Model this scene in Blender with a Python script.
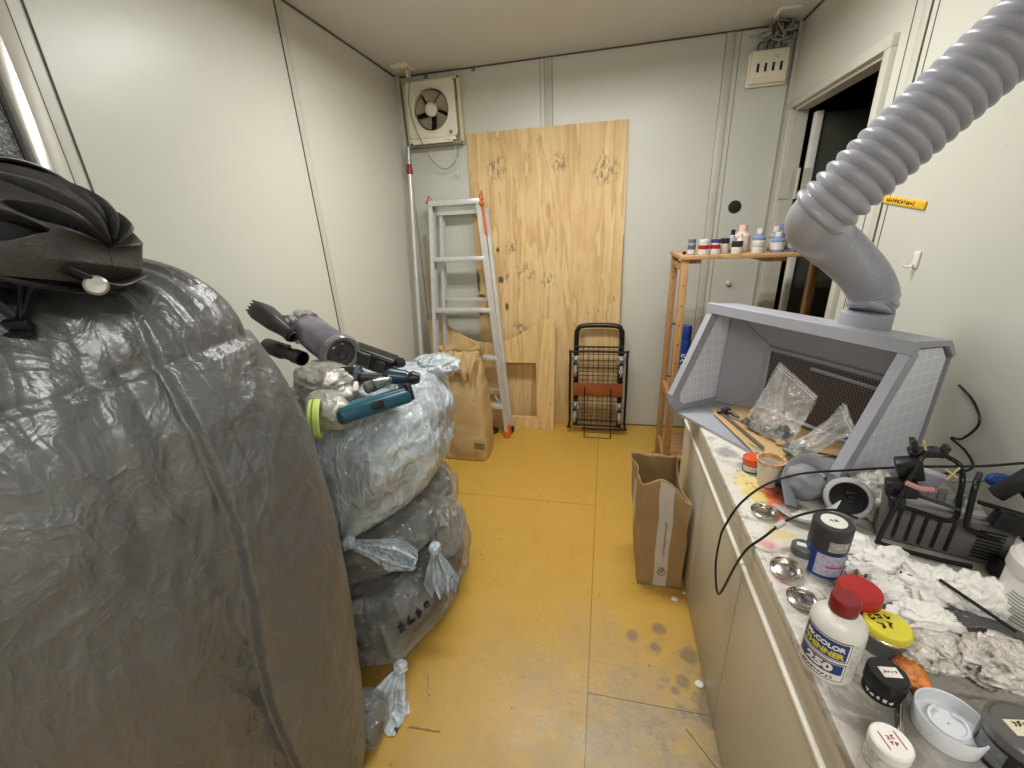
import bpy, bmesh, math, random
from math import sin, cos, pi, radians as rad, sqrt
from mathutils import Vector as V, Matrix, Quaternion, noise, Euler

for o in list(bpy.data.objects): bpy.data.objects.remove(o)
SC = bpy.context.scene
COL = SC.collection

# ------------------------------------------------------------------ camera
cd = bpy.data.cameras.new('camera'); cam = bpy.data.objects.new('camera', cd); COL.objects.link(cam)
cd.sensor_fit = 'HORIZONTAL'; cd.sensor_width = 36.0; cd.lens = 411.38/1024*36.0
cd.clip_start = .02; cd.clip_end = 60
RX = V((0.97637681, 0.21088054, -0.04709266)); UY = V((-0.03233637, 0.35809743, 0.9331241)); FW = V((-0.21364148, 0.90955793, -0.35645714))
cam.matrix_world = Matrix(((RX.x, UY.x, -FW.x, 0), (RX.y, UY.y, -FW.y, 0), (RX.z, UY.z, -FW.z, 1.325), (0, 0, 0, 1)))
SC.camera = cam
# ------------------------------------------------------------------ world, light, exposure
w = bpy.data.worlds.new('World'); SC.world = w; w.use_nodes = True
w.node_tree.nodes['Background'].inputs[0].default_value = (.9, .95, 1, 1)
w.node_tree.nodes['Background'].inputs[1].default_value = .02
SC.view_settings.view_transform = 'Standard'; SC.view_settings.look = 'None'
SC.view_settings.exposure = 0.04; SC.view_settings.gamma = 1.0
try: SC.view_settings.use_curve_mapping = False
except Exception: pass
def area(name, loc, sx, sy, power, col, rot=(0, 0, 0)):
    l = bpy.data.lights.new(name, 'AREA'); l.shape = 'RECTANGLE'; l.size = sx; l.size_y = sy; l.energy = power; l.color = col
    o = bpy.data.objects.new(name, l); COL.objects.link(o); o.location = loc; o.rotation_euler = rot
    return o
LCOL = (1, .98, .935)
for dy in (-.06, .06):                      # the two tubes of the ceiling batten
    area('tube_light', (-.12, 1.62+dy, 2.070), 1.16, .028, 11.5, LCOL)
area('tube_light', (.12, -.60, 2.07), 1.16, .05, 18, LCOL)     # second batten over the rear of the room

# ------------------------------------------------------------------ colours and materials
def s2l(c): return c/12.92 if c <= .04045 else ((c+.055)/1.055)**2.4
def rgb(r, g, b): return (s2l(r/255), s2l(g/255), s2l(b/255), 1)
class NT:
    def __init__(s, name):
        s.m = bpy.data.materials.new(name); s.m.use_nodes = True; s.t = s.m.node_tree; s.n = s.t.nodes
        s.b = s.n['Principled BSDF']; s.out = s.n['Material Output']; s._co = None
    def new(s, ty, **kw):
        n = s.n.new(ty)
        for k, v in kw.items():
            if k.startswith('_'): n.inputs[k[1:].replace('_', ' ')].default_value = v
            else: setattr(n, k, v)
        return n
    def lk(s, a, b): s.t.links.new(a, b)
    def co(s, scale=(1, 1, 1), loc=(0, 0, 0), rot=(0, 0, 0)):
        if not s._co: s._co = s.new('ShaderNodeTexCoord')
        mp = s.new('ShaderNodeMapping'); mp.inputs['Scale'].default_value = scale; mp.inputs['Location'].default_value = loc; mp.inputs['Rotation'].default_value = rot
        s.lk(s._co.outputs['Object'], mp.inputs[0]); return mp.outputs[0]
    def noise(s, sc, det=4, rough=.55, co=None, dist=0):
        n = s.new('ShaderNodeTexNoise'); n.inputs['Scale'].default_value = sc; n.inputs['Detail'].default_value = det
        n.inputs['Roughness'].default_value = rough; n.inputs['Distortion'].default_value = dist
        s.lk(co or s.co(), n.inputs['Vector']); return n.outputs['Fac']
    def vor(s, sc, feat='F1', co=None, out='Distance'):
        n = s.new('ShaderNodeTexVoronoi'); n.feature = feat; n.inputs['Scale'].default_value = sc
        s.lk(co or s.co(), n.inputs['Vector']); return n.outputs[out]
    def ramp(s, f, stops, interp='LINEAR'):
        r = s.new('ShaderNodeValToRGB'); r.color_ramp.interpolation = interp
        e = r.color_ramp.elements
        while len(e) < len(stops): e.new(.5)
        for i, (p, c) in enumerate(stops):
            e[i].position = p; e[i].color = c if isinstance(c, tuple) else (c, c, c, 1)
        s.lk(f, r.inputs[0]); return r.outputs[0]
    def mix(s, f, a, b, mode='MIX'):
        n = s.new('ShaderNodeMix', data_type='RGBA', blend_type=mode)
        for k, x in ((0, f), (6, a), (7, b)):
            if isinstance(x, (int, float)): n.inputs[k].default_value = x
            elif isinstance(x, tuple): n.inputs[k].default_value = x
            else: s.lk(x, n.inputs[k])
        return n.outputs[2]
    def math(s, op, a, b=None, c=None):
        n = s.new('ShaderNodeMath', operation=op)
        for k, x in enumerate((a, b, c)):
            if x is None: continue
            if isinstance(x, (int, float)): n.inputs[k].default_value = x
            else: s.lk(x, n.inputs[k])
        return n.outputs[0]
    def sep(s, co=None):
        n = s.new('ShaderNodeSeparateXYZ'); s.lk(co or s.co(), n.inputs[0]); return n.outputs
    def near(s, xyz, r, soft, co=None, wob=0):
        """mask that is 1 within r of a point of the object's own space"""
        n = s.new('ShaderNodeVectorMath', operation='DISTANCE'); s.lk(co or s.co(), n.inputs[0]); n.inputs[1].default_value = xyz
        d = n.outputs['Value']
        if wob: d = s.math('ADD', d, s.math('MULTIPLY', s.math('SUBTRACT', s.noise(wob), .5), r*1.6))
        mr = s.new('ShaderNodeMapRange', interpolation_type='SMOOTHSTEP'); s.lk(d, mr.inputs[0])
        mr.inputs[1].default_value = r+soft; mr.inputs[2].default_value = max(0, r-soft); return mr.outputs[0]
    def bump(s, h, st, dist=.01):
        b = s.new('ShaderNodeBump'); b.inputs['Strength'].default_value = st; b.inputs['Distance'].default_value = dist
        s.lk(h, b.inputs['Height'])
        if s.b.inputs['Normal'].is_linked: s.lk(s.b.inputs['Normal'].links[0].from_socket, b.inputs['Normal'])
        s.lk(b.outputs[0], s.b.inputs['Normal'])
    def set(s, **kw):
        for k, v in kw.items():
            i = s.b.inputs[k.replace('_', ' ')]
            if isinstance(v, (int, float, tuple)): i.default_value = v
            else: s.lk(v, i)
        return s.m
MC = {}
def pm(name, col, rough=.5, metal=0, var=.06, vs=14, bump=0, bs=60, **kw):
    """plain procedural material: a colour with slight noise variation and optional grain"""
    if name in MC: return MC[name]
    t = NT(name); c = rgb(*col)
    lo = tuple(x*(1-var) for x in c[:3])+(1,); hi = tuple(min(1, x*(1+var)) for x in c[:3])+(1,)
    t.set(Base_Color=t.ramp(t.noise(vs), [(.3, lo), (.7, hi)]), Roughness=rough, Metallic=metal)
    if bump: t.bump(t.noise(bs, 5), bump, .004)
    for k, v in kw.items(): t.b.inputs[k.replace('_', ' ')].default_value = v
    MC[name] = t.m; return t.m
def film(name, col, alpha, rough=.22, bs=9, bst=.5):
    """thin plastic film: see-through with glossy wrinkles"""
    t = NT(name)
    co = t.co()
    def rdg(sc, scale, rot, w=.09):
        n_ = t.noise(sc, 2, .5, t.co(scale, (0, 0, 0), rot), 1.1); d_ = t.math('ABSOLUTE', t.math('SUBTRACT', n_, .5)); return t.ramp(d_, [(0, 1.0), (w, .2), (.3, 0.0)])
    r1 = rdg(bs*.55, (1, 1, .45), (.2, .3, .1)); r2 = rdg(bs*1.1, (1.3, 1, .5), (.5, -.4, .6)); r3 = rdg(bs*2.2, (1, 1.4, .8), (-.3, .6, .2))
    t.bump(t.noise(bs*.7, 3, .5, co, 1.2), bst*.7, .03); t.bump(r1, bst, .014); t.bump(r2, bst*.8, .008); t.bump(r3, bst*.5, .003)
    cv = t.mix(t.noise(bs*.8, 4, .6), rgb(*[x*.86 for x in col]), rgb(*[min(255, x*1.06) for x in col]))
    a = t.math('MINIMUM', t.math('ADD', t.ramp(t.noise(bs*.6, 3, .5, None, 1.5), [(.35, alpha*.7), (.68, min(1, alpha*1.15))]), t.math('MULTIPLY', t.math('ADD', r1, r2), alpha*.55)), 1.0)
    t.set(Base_Color=cv, Roughness=rough, Alpha=a, Specular_IOR_Level=.75)
    MC[name] = t.m; return t.m

# room
t = NT('painted_steel_wall'); sp = t.vor(26, 'F1', t.co())
base = t.mix(t.noise(1.3, 3), rgb(200, 201, 191), rgb(209, 210, 201))
dirt = t.ramp(t.noise(5, 8, .7), [(.62, 0.0), (.8, 1.0)])
base = t.mix(t.math('MULTIPLY', dirt, .18), base, rgb(150, 143, 124))
spk = t.ramp(t.vor(9, 'F1'), [(.0, 1.0), (.035, 0.0)])
base = t.mix(t.math('MULTIPLY', spk, .5), base, rgb(120, 112, 95))
t.set(Base_Color=base, Roughness=.34, Specular_IOR_Level=.5); t.bump(t.noise(7, 4, .6), .12, .01); t.bump(t.noise(300, 2), .03, .002)
WALL = t.m
t = NT('ceiling_paint'); t.set(Base_Color=t.mix(t.noise(2.2, 5), rgb(206, 205, 202), rgb(214, 213, 210)), Roughness=.5); t.bump(t.noise(12, 4), .08, .01); CEIL = t.m
SEAM = pm('dark_seam', (92, 88, 78), .7); TRIM = pm('steel_trim', (196, 194, 182), .36, vs=6)
CAULK = pm('cream_sealant', (188, 184, 170), .5)
# floor: mustard painted plywood, worn to grey near the workbench
t = NT('mustard_floor'); co = t.co()
base = t.mix(t.noise(2.2, 6, .6), rgb(190, 149, 60), rgb(202, 163, 74))
base = t.mix(t.math('MULTIPLY', t.ramp(t.noise(13, 8, .75), [(.5, 0.0), (.75, 1.0)]), .35), base, rgb(176, 132, 52))
wear = t.math('ADD', t.near((.24, .66, 0), .34, .26, wob=5), t.math('MULTIPLY', t.near((-.1, .35, 0), .55, .35, wob=5), .7))
wear = t.math('MINIMUM', t.math('MULTIPLY', wear, t.ramp(t.noise(6.5, 9, .72), [(.34, .15), (.56, 1.0)])), 1.0)
xyz = t.sep()
panel = t.math('MULTIPLY', t.math('GREATER_THAN', xyz[0], -.012), t.math('LESS_THAN', xyz[1], .845))
wear2 = t.math('MULTIPLY', wear, t.math('ADD', t.math('MULTIPLY', panel, .2), .8))
base = t.mix(wear2, base, t.mix(t.noise(30, 8, .7), rgb(150, 128, 88), rgb(178, 160, 124)))
blot = t.math('MULTIPLY', t.ramp(t.noise(11, 7, .7), [(.52, 0.0), (.62, 1.0)]), t.near((.26, .80, 0), .22, .14, wob=7))
base = t.mix(t.math('MULTIPLY', blot, .6), base, rgb(112, 106, 100))
spk = t.ramp(t.vor(24, 'F1'), [(.0, 1.0), (.10, 1.0), (.14, 0.0)])
spk = t.math('MULTIPLY', spk, t.ramp(t.noise(9, 2), [(.48, 0.0), (.62, 1.0)]))
base = t.mix(t.math('MULTIPLY', spk, .55), base, rgb(96, 76, 44))
for (x, y, r) in [(.22, 1.10, .022), (.20, 1.03, .018), (.305, 1.02, .028), (.27, .93, .02), (.33, .92, .02), (.345, .86, .05), (.13, 1.06, .02), (.245, .90, .012)]:
    base = t.mix(t.math('MULTIPLY', t.near((x, y, 0), r, .008, wob=22), .62), base, rgb(104, 98, 88))
def line(d, c, wd): return t.math('LESS_THAN', t.math('ABSOLUTE', t.math('SUBTRACT', d, c)), wd)
sm = t.math('MAXIMUM', line(xyz[0], -.012, .0014), t.math('MULTIPLY', line(xyz[1], .845, .0016), t.math('GREATER_THAN', xyz[0], -.012)))
sm = t.math('MAXIMUM', sm, t.math('MULTIPLY', line(xyz[1], 1.748, .0014), t.math('LESS_THAN', xyz[0], -.012)))
base = t.mix(t.math('MULTIPLY', sm, .75), base, rgb(96, 70, 26))
t.set(Base_Color=base, Roughness=t.ramp(t.noise(6, 4), [(.3, .30), (.7, .48)]))
t.bump(t.noise(95, 6, .7), .22, .004); t.bump(sm, -.5, .003); t.bump(t.noise(9, 3), .1, .01)
FLOOR = t.m
# woods
def wood(name, a, b, sc=1.0, axis=2, knots=0, rough=.6):
    t = NT(name); s = [9*sc, 9*sc, 9*sc]; s[axis] = 1.1*sc
    co = t.co(tuple(s)); n = t.noise(1.0, 5, .55, co, 1.2)
    band = t.math('FRACT', t.math('MULTIPLY', n, 7.0)); 
    fine = t.noise(1, 3, .6, t.co(tuple(x*9 for x in s)))
    c = t.mix(t.ramp(band, [(0, 0.0), (.6, .35), (.93, 1.0), (1, 0.0)]), rgb(*a), rgb(*b))
    c = t.mix(t.math('MULTIPLY', t.ramp(fine, [(.4, 0.0), (.75, 1.0)]), .35), c, rgb(*[x*.82 for x in b]))
    if knots:
        k = t.ramp(t.vor(2.2, 'F1', t.co((1.6, 1, .55))), [(0, 1.0), (.05, 1.0), (.075, 0.0)])
        c = t.mix(t.math('MULTIPLY', k, .4), c, rgb(150, 100, 48))
    t.set(Base_Color=c, Roughness=rough); t.bump(fine, .12, .002); return t
t = wood('pine_plywood', (230, 202, 150), (206, 168, 112), .45, 2, 1)
ox = t.sep()
c = t.b.inputs['Base Color'].links[0].from_socket
for (x, z, rx, rz) in [(-.673, 1.192, .016, .022), (-.664, 1.005, .020, .026), (-.633, .836, .016, .03), (-.818, 1.00, .014, .07), (-.80, .90, .03, .016), (-.815, .80, .012, .03)]:
    mp_ = t.co((1/rx, .2, 1/rz), (-x/rx, -.53, -z/rz)); m = t.near((0, 0, 0), .8, .25, co=mp_, wob=14)
    c = t.mix(t.math('MULTIPLY', m, .85), c, rgb(50, 40, 34))
for (x, z, r) in [(-.66, 1.66, .075), (-.36, 1.0, .05), (-.50, 1.05, .07), (-.62, 1.02, .03), (-.58, 1.2, .05), (-.02, 1.60, .09), (-.55, .68, .06), (-.28, 1.66, .06)]:
    m = t.math('MULTIPLY', t.near((x, 2.66, z), r*.8, .03), t.ramp(t.noise(1, 4, .7, t.co((60, 60, 26))), [(.50, 0.0), (.55, 1.0)]))
    c = t.mix(t.math('MULTIPLY', m, .62), c, rgb(70, 60, 56))
fl = t.math('MULTIPLY', t.ramp(t.noise(1, 3, .6, t.co((45, 45, 12))), [(.66, 0.0), (.70, 1.0)]), t.ramp(t.noise(3, 2), [(.45, 0.0), (.6, 1.0)]))
c = t.mix(t.math('MULTIPLY', fl, .6), c, rgb(110, 78, 50))
t.lk(c, t.b.inputs['Base Color']); PLY = t.m
CUTB = wood('cutout_pine', (226, 196, 138), (206, 166, 106), .5, 2, 0).m
RACKW = wood('orange_pine', (190, 150, 102), (166, 122, 76), .8, 2, 0, .5).m
RACKH = wood('orange_pine_board', (194, 156, 108), (170, 126, 80), .8, 0, 0, .45).m
STICK = wood('pale_stick', (206, 176, 126), (176, 140, 90), 2, 1).m
BRWOOD = wood('brown_slat_wood', (150, 82, 38), (112, 56, 24), 1, 0, 0, .4).m
# metals & plastics
ALU = pm('aluminium', (222, 223, 222), .36, .55, .06, 20); ALUP = pm('grey_pole_metal', (168, 168, 172), .3, .6)
STEEL = pm('bright_steel', (210, 205, 196), .18, 1, .05); CHROME = pm('caster_zinc', (178, 178, 180), .3, .9)
BLACK = pm('black_plastic', (24, 24, 26), .38); BLACKM = pm('black_enamel', (26, 25, 27), .3, .2); RUBBER = pm('black_rubber', (20, 20, 20), .6)
DGREY = pm('dark_grey_plastic', (58, 56, 56), .42, bump=.05); MGREY = pm('mid_grey_plastic', (120, 120, 122), .45)
CREAM = pm('aged_cream_plastic', (236, 231, 212), .38, vs=6); CREAMD = pm('yellowed_frame', (214, 204, 168), .5)
WHITEP = pm('white_plastic', (226, 224, 218), .35); WHITE = pm('white_paper', (232, 230, 224), .7); CASTG = pm('grey_caster_tyre', (136, 132, 128), .6)
FANB = pm('dusty_fan_blade', (158, 146, 126), .6, var=.15); DARK = pm('dark_void', (14, 14, 14), .8)
BOOTH = pm('booth_grey', (164, 166, 176), .42, vs=8, var=.05, bump=.06, bs=18)
HOSE = pm('grey_hose_plastic', (166, 167, 178), .3, var=.04)
RED = pm('red_cap', (172, 36, 38), .38); DRED = pm('dark_red_cap', (124, 28, 34), .36); ORANGE = pm('orange_cap', (226, 88, 36), .4); LORANGE = pm('ladder_orange', (214, 106, 44), .45)
YEL = pm('yellow_tin_lid', (216, 206, 60), .32); BLUE = pm('blue_label', (30, 62, 132), .4); BLUEC = pm('blue_can', (24, 62, 150), .3); TEAL = pm('teal_plastic', (20, 78, 98), .36)
YSIGN = pm('yellow_sign', (232, 186, 52), .4); INK = pm('black_ink', (24, 22, 22), .6); REDINK = pm('red_ink', (170, 40, 40), .6); BROWNINK = pm('brown_ink', (110, 78, 50), .7); GREYINK = pm('grey_ink', (110, 108, 110), .7)
NEON = pm('neon_green_cloth', (196, 228, 70), .6); VACP = pm('vacuum_violet_grey', (112, 106, 128), .3, .2)
# ------------------------------------------------------------------ mesh building
def wm(o):
    m = Matrix.LocRotScale(o.location, o.rotation_euler, o.scale)
    return wm(o.parent) @ m if o.parent else m
class MB:
    def __init__(s): s.v = []; s.f = []
    def add(s, vs, fs):
        k = len(s.v); s.v += [V(p) for p in vs]; s.f += [tuple(i+k for i in f) for f in fs]; return s
    def box(s, c, d, rot=None, bev=0.0, seg=2):
        bm = bmesh.new(); bmesh.ops.create_cube(bm, size=1)
        for v in bm.verts: v.co = V((v.co.x*d[0], v.co.y*d[1], v.co.z*d[2]))
        if bev: bmesh.ops.bevel(bm, geom=bm.edges[:]+bm.verts[:], offset=min(bev, min(d)*.45), segments=seg, affect='EDGES', profile=.5)
        R = rot if rot is not None else Matrix.Identity(3)
        if not isinstance(R, Matrix): R = Euler(R).to_matrix()
        bm.verts.index_update(); c = V(c)
        s.add([R @ v.co + c for v in bm.verts], [[v.index for v in f.verts] for f in bm.faces]); bm.free(); return s
    def tube(s, pts, r, n=12, cap=True, closed=False, flat=1.0, up=None):
        pts = [V(p) for p in pts]; m = len(pts); rr = r if isinstance(r, (list, tuple)) else [r]*m
        tg = []
        for i in range(m):
            a = pts[i-1] if (i or closed) else pts[0]; b = pts[(i+1) % m] if (i < m-1 or closed) else pts[-1]
            d = b-a; tg.append(d.normalized() if d.length > 1e-9 else V((0, 0, 1)))
        u = V(up) if up else (V((0, 0, 1)) if abs(tg[0].z) < .9 else V((1, 0, 0)))
        nx = tg[0].cross(u).normalized(); vs = []; fs = []
        for i in range(m):
            nx = (nx-tg[i]*nx.dot(tg[i])).normalized(); ny = tg[i].cross(nx)
            for k in range(n):
                a = 2*pi*k/n; vs.append(pts[i]+nx*cos(a)*rr[i]+ny*sin(a)*rr[i]*flat)
        L = m if closed else m-1
        for i in range(L):
            j = (i+1) % m
            for k in range(n): fs.append((i*n+k, i*n+(k+1) % n, j*n+(k+1) % n, j*n+k))
        if cap and not closed:
            fs.append(tuple(range(n))[::-1]); fs.append(tuple((m-1)*n+k for k in range(n)))
        return s.add(vs, fs)
    def cyl(s, a, b, r0, r1=None, n=24): return s.tube([a, b], [r0, r0 if r1 is None else r1], n)
    def lathe(s, prof, c=(0, 0, 0), ax=(0, 0, 1), n=32, cap=True):
        c = V(c); q = V((0, 0, 1)).rotation_difference(V(ax).normalized()); vs = []; fs = []
        for (r, z) in prof:
            for k in range(n):
                a = 2*pi*k/n; vs.append(c+q @ V((r*cos(a), r*sin(a), z)))
        for i in range(len(prof)-1):
            for k in range(n): fs.append((i*n+k, i*n+(k+1) % n, (i+1)*n+(k+1) % n, (i+1)*n+k))
        if cap:
            if prof[0][0] > 1e-5: fs.append(tuple(range(n))[::-1])
            if prof[-1][0] > 1e-5: fs.append(tuple((len(prof)-1)*n+k for k in range(n)))
        return s.add(vs, fs)
    def prism(s, poly, o, ex, ey, ez, th):
        """polygon in plane (ex, ey) at o, extruded th along ez"""
        o, ex, ey, ez = V(o), V(ex), V(ey), V(ez); n = len(poly)
        a = [o+ex*x+ey*y for x, y in poly]; b = [p+ez*th for p in a]
        return s.add(a+b, [tuple(range(n))[::-1], tuple(range(n, 2*n))]+[(i, (i+1) % n, n+(i+1) % n, n+i) for i in range(n)])
    def grid(s, fn, nu, nv, cu=False, cv=False):
        vs = [fn(i/nu, j/nv) for j in range(nv+(0 if cv else 1)) for i in range(nu+(0 if cu else 1))]
        W = nu+(0 if cu else 1); H = nv+(0 if cv else 1); fs = []
        for j in range(nv):
            for i in range(nu):
                a = i; b = (i+1) % W; c = j % H; d = (j+1) % H
                fs.append((c*W+a, c*W+b, d*W+b, d*W+a))
        return s.add(vs, fs)
    def blob(s, c, rad3, nu=48, nv=28, disp=None, rot=None, p=1.0):
        c = V(c); R = rot or Matrix.Identity(3)
        if not isinstance(R, Matrix): R = Euler(R).to_matrix()
        def sg(x): return math.copysign(abs(x)**p, x)
        def fn(u, v):
            th = 2*pi*u; ph = -pi/2+pi*(v*.998+.001)
            d = V((sg(cos(th))*abs(cos(ph))**p, sg(sin(th))*abs(cos(ph))**p, sg(sin(ph))))
            q = V((d.x*rad3[0], d.y*rad3[1], d.z*rad3[2]))
            if disp: q = disp(q, d)
            return c+R @ q
        return s.grid(fn, nu, nv, cu=True)
    def build(s, name, m, parent=None, ang=35, solid=0, sub=0, world=True):
        me = bpy.data.meshes.new(name); vs = s.v
        if parent is not None and world:
            inv = wm(parent).inverted(); vs = [inv @ p for p in vs]
        me.from_pydata([tuple(p) for p in vs], [], s.f); me.validate(); me.update()
        bm = bmesh.new(); bm.from_mesh(me); bmesh.ops.remove_doubles(bm, verts=bm.verts, dist=1e-6)
        bmesh.ops.recalc_face_normals(bm, faces=bm.faces); bm.to_mesh(me); bm.free()
        me.polygons.foreach_set('use_smooth', [True]*len(me.polygons))
        if ang < 180: me.set_sharp_from_angle(angle=rad(ang))
        me.materials.append(m)
        o = bpy.data.objects.new(name, me); COL.objects.link(o)
        if parent is not None: o.parent = parent
        if solid:
            k = o.modifiers.new('s', 'SOLIDIFY'); k.thickness = solid; k.offset = 0
        return o
def tag(o, label, cat, group=None):
    o['label'] = label; o['category'] = cat
    if group: o['group'] = group
    return o
def thing(name, loc, label, cat, group=None, rz=0):
    o = bpy.data.objects.new(name, None); COL.objects.link(o); o.empty_display_size = .05
    o.location = loc; o.rotation_euler = (0, 0, rz); return tag(o, label, cat, group)
def struct(o): o['kind'] = 'structure'; return o
def copy_tree(root, loc, rz=0, label=None, mats=None):
    r = root.copy(); COL.objects.link(r); r.location = loc; r.rotation_euler = (0, 0, rz)
    if label: r['label'] = label
    for ch in list(root.children):
        c = ch.copy(); COL.objects.link(c); c.parent = r
        for g in ch.children:
            d = g.copy(); COL.objects.link(d); d.parent = c
    return r
def spline(pts, n=8, closed=False):
    P = [V(p) for p in pts]; m = len(P); out = []
    for i in range(m if closed else m-1):
        p0 = P[(i-1) % m] if closed or i else P[0]*2-P[1]; p1 = P[i]; p2 = P[(i+1) % m]
        p3 = P[(i+2) % m] if closed or i < m-2 else P[-1]*2-P[-2]
        for k in range(n):
            t = k/n; out.append(.5*((2*p1)+(p2-p0)*t+(2*p0-5*p1+4*p2-p3)*t*t+(3*p1-p0-3*p2+p3)*t**3))
    if not closed: out.append(P[-1])
    return out
def lerp(tab, x):
    if x <= tab[0][0]: return tab[0][1]
    for (a, p), (b, q) in zip(tab, tab[1:]):
        if x <= b:
            k = (x-a)/(b-a); return p+(q-p)*k
    return tab[-1][1]
def fbm(p, sc, o=4):
    return noise.fractal(V(p)*sc, 1.0, 2.0, o)
def ridge(p, sc):
    return 1-abs(noise.noise(V(p)*sc))*2
def sm01(a, b, x):
    t = max(0, min(1, (x-a)/(b-a))); return t*t*(3-2*t)
def small_print(rows, size, m, parent, mtx, name, cylr, sx, bold):
    """unreadably small print or pen strokes: rows of little stroke groups, as the photograph shows them"""
    rng = random.Random(int(size*1e5)+sum(rows)*7); w_ = size*.13+bold; mb = MB()
    for r, n in enumerate(rows):
        yc = ((len(rows)-1)/2-r)*size*1.15
        for k in range(n):
            xc = (k-(n-1)/2)*size*.82*sx
            for q in range(rng.choice((3, 4, 5))):
                ox, oy = rng.uniform(-.22, .22)*size*sx, rng.uniform(-.30, .30)*size; L = rng.uniform(.28, .62)*size; a = rng.choice((0, 0, pi/2, pi/2, .7, -.6))
                mb.box((xc+ox*(a != 0), yc+oy*(a != pi/2), .0003), (L if a != pi/2 else L*1.1, w_, .0004), (0, 0, a))
    inv = wm(parent).inverted(); out = []
    for p in mb.v:
        if cylr:
            a = p.x/cylr; p = V((sin(a)*(cylr+p.z), p.y, cos(a)*(cylr+p.z)-cylr))
        out.append(mtx @ p)
    mb.v = out
    return mb.build(name, m, parent)
def text(s, size, m, parent, mtx, name='lettering', cylr=None, sx=1.0, bold=0):
    if isinstance(s, tuple): return small_print(s, size, m, parent, mtx, 'printing', cylr, sx, bold)
    """lettering as thin raised mesh; mtx places it (x right, y up, z out). cylr bends it on an upright cylinder"""
    cu = bpy.data.curves.new(name, 'FONT'); cu.body = s; cu.size = size; cu.align_x = 'CENTER'; cu.align_y = 'CENTER'
    cu.extrude = .0003; cu.offset = bold; cu.resolution_u = 3
    o = bpy.data.objects.new('tmp', cu); COL.objects.link(o); bpy.context.view_layer.update()
    me = bpy.data.meshes.new_from_object(o.evaluated_get(bpy.context.evaluated_depsgraph_get()))
    bpy.data.objects.remove(o); inv = wm(parent).inverted()
    for v in me.vertices:
        p = v.co.copy(); p.x *= sx
        if cylr:
            a = p.x/cylr; p = V((sin(a)*(cylr+p.z), p.y, cos(a)*(cylr+p.z)-cylr))
        v.co = inv @ (mtx @ p)
    me.materials.clear(); me.materials.append(m); me.name = name
    ob = bpy.data.objects.new(name, me); COL.objects.link(ob); ob.parent = parent
    return ob
def frame(o, x, z):
    """matrix with x axis and outward z axis; y = z cross x"""
    x = V(x).normalized(); z = V(z).normalized(); y = z.cross(x).normalized(); x = y.cross(z)
    return Matrix(((x.x, y.x, z.x, o[0]), (x.y, y.y, z.y, o[1]), (x.z, y.z, z.z, o[2]), (0, 0, 0, 1)))

XL, XR, YB, YF, ZC = -1.232, .875, 2.682, -1.3, 2.17

# ================================================================== ROOM
struct(MB().box(((XL+XR)/2, (YB+YF)/2, -.05), (XR-XL+.3, YB-YF+.3, .1)).build('floor', FLOOR))
struct(MB().box(((XL+XR)/2, (YB+YF)/2, ZC+.04), (XR-XL+.3, YB-YF+.3, .08)).build('ceiling', CEIL))
wb = struct(MB().box(((XL+XR)/2, YB+.03, ZC/2), (XR-XL+.12, .06, ZC)).build('wall_back', WALL))
struct(MB().box(((XL+XR)/2, YF-.03, ZC/2), (XR-XL+.12, .06, ZC)).build('wall_front', WALL))
# left wall with an opening for the sliding door near the camera
wl = struct(MB().box((XL-.03, (.80+YB)/2, ZC/2), (.06, YB-.80, ZC)).box((XL-.03, (YF-.2)/2, ZC/2), (.06, -.2-YF, ZC)).box((XL-.03, .3, 2.08), (.06, 1.0, .18)).build('wall_left', WALL))
# right wall with the doorway
DY0, DY1, DZ = 1.85, 2.60, 1.80
wr = struct(MB().box((XR+.03, (YF+DY0)/2, ZC/2), (.06, DY0-YF, ZC)).box((XR+.03, (DY1+YB)/2, ZC/2), (.06, YB-DY1, ZC)).box((XR+.03, (DY0+DY1)/2, (DZ+ZC)/2), (.06, DY1-DY0, ZC-DZ)).build('wall_right', WALL))
def strips(name, lst, m=TRIM): 
    for i, (c, d) in enumerate(lst):
        struct(MB().box(c, d, bev=.001).build('trim_%d' % (strips.k), m)); strips.k += 1
strips.k = 1
# vertical panel joints: raised cover strips with dark edges
def joint_y(x, w, y=YB):            # on the back wall
    strips('j', [((x, y-.003, ZC/2), (w, .006, ZC))])
    for s in (-1, 1): strips('j', [((x+s*w/2, y-.002, ZC/2), (.0022, .0066, ZC))], SEAM)
joint_y(-.340, .042); joint_y(.565, .040)
strips('j', [((.612, YB-.001, ZC/2), (.002, .003, ZC)), ((-.385, YB-.001, ZC/2), (.0015, .003, ZC)), ((.852, YB-.001, ZC/2), (.002, .003, ZC))], SEAM)
def joint_x(y, w, x, sgn):
    strips('j', [((x+sgn*.003, y, ZC/2), (.006, w, ZC))])
    for s in (-1, 1): strips('j', [((x+sgn*.002, y+s*w/2, ZC/2), (.0066, .0022, ZC))], SEAM)
joint_x(1.722, .036, XL, 1)
joint_x(1.70, .034, XR, -1)
strips('j', [((XR-.001, 1.765, ZC/2), (.003, .002, ZC)), ((XR-.001, 1.655, ZC/2), (.003, .0015, ZC))], SEAM)
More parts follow.
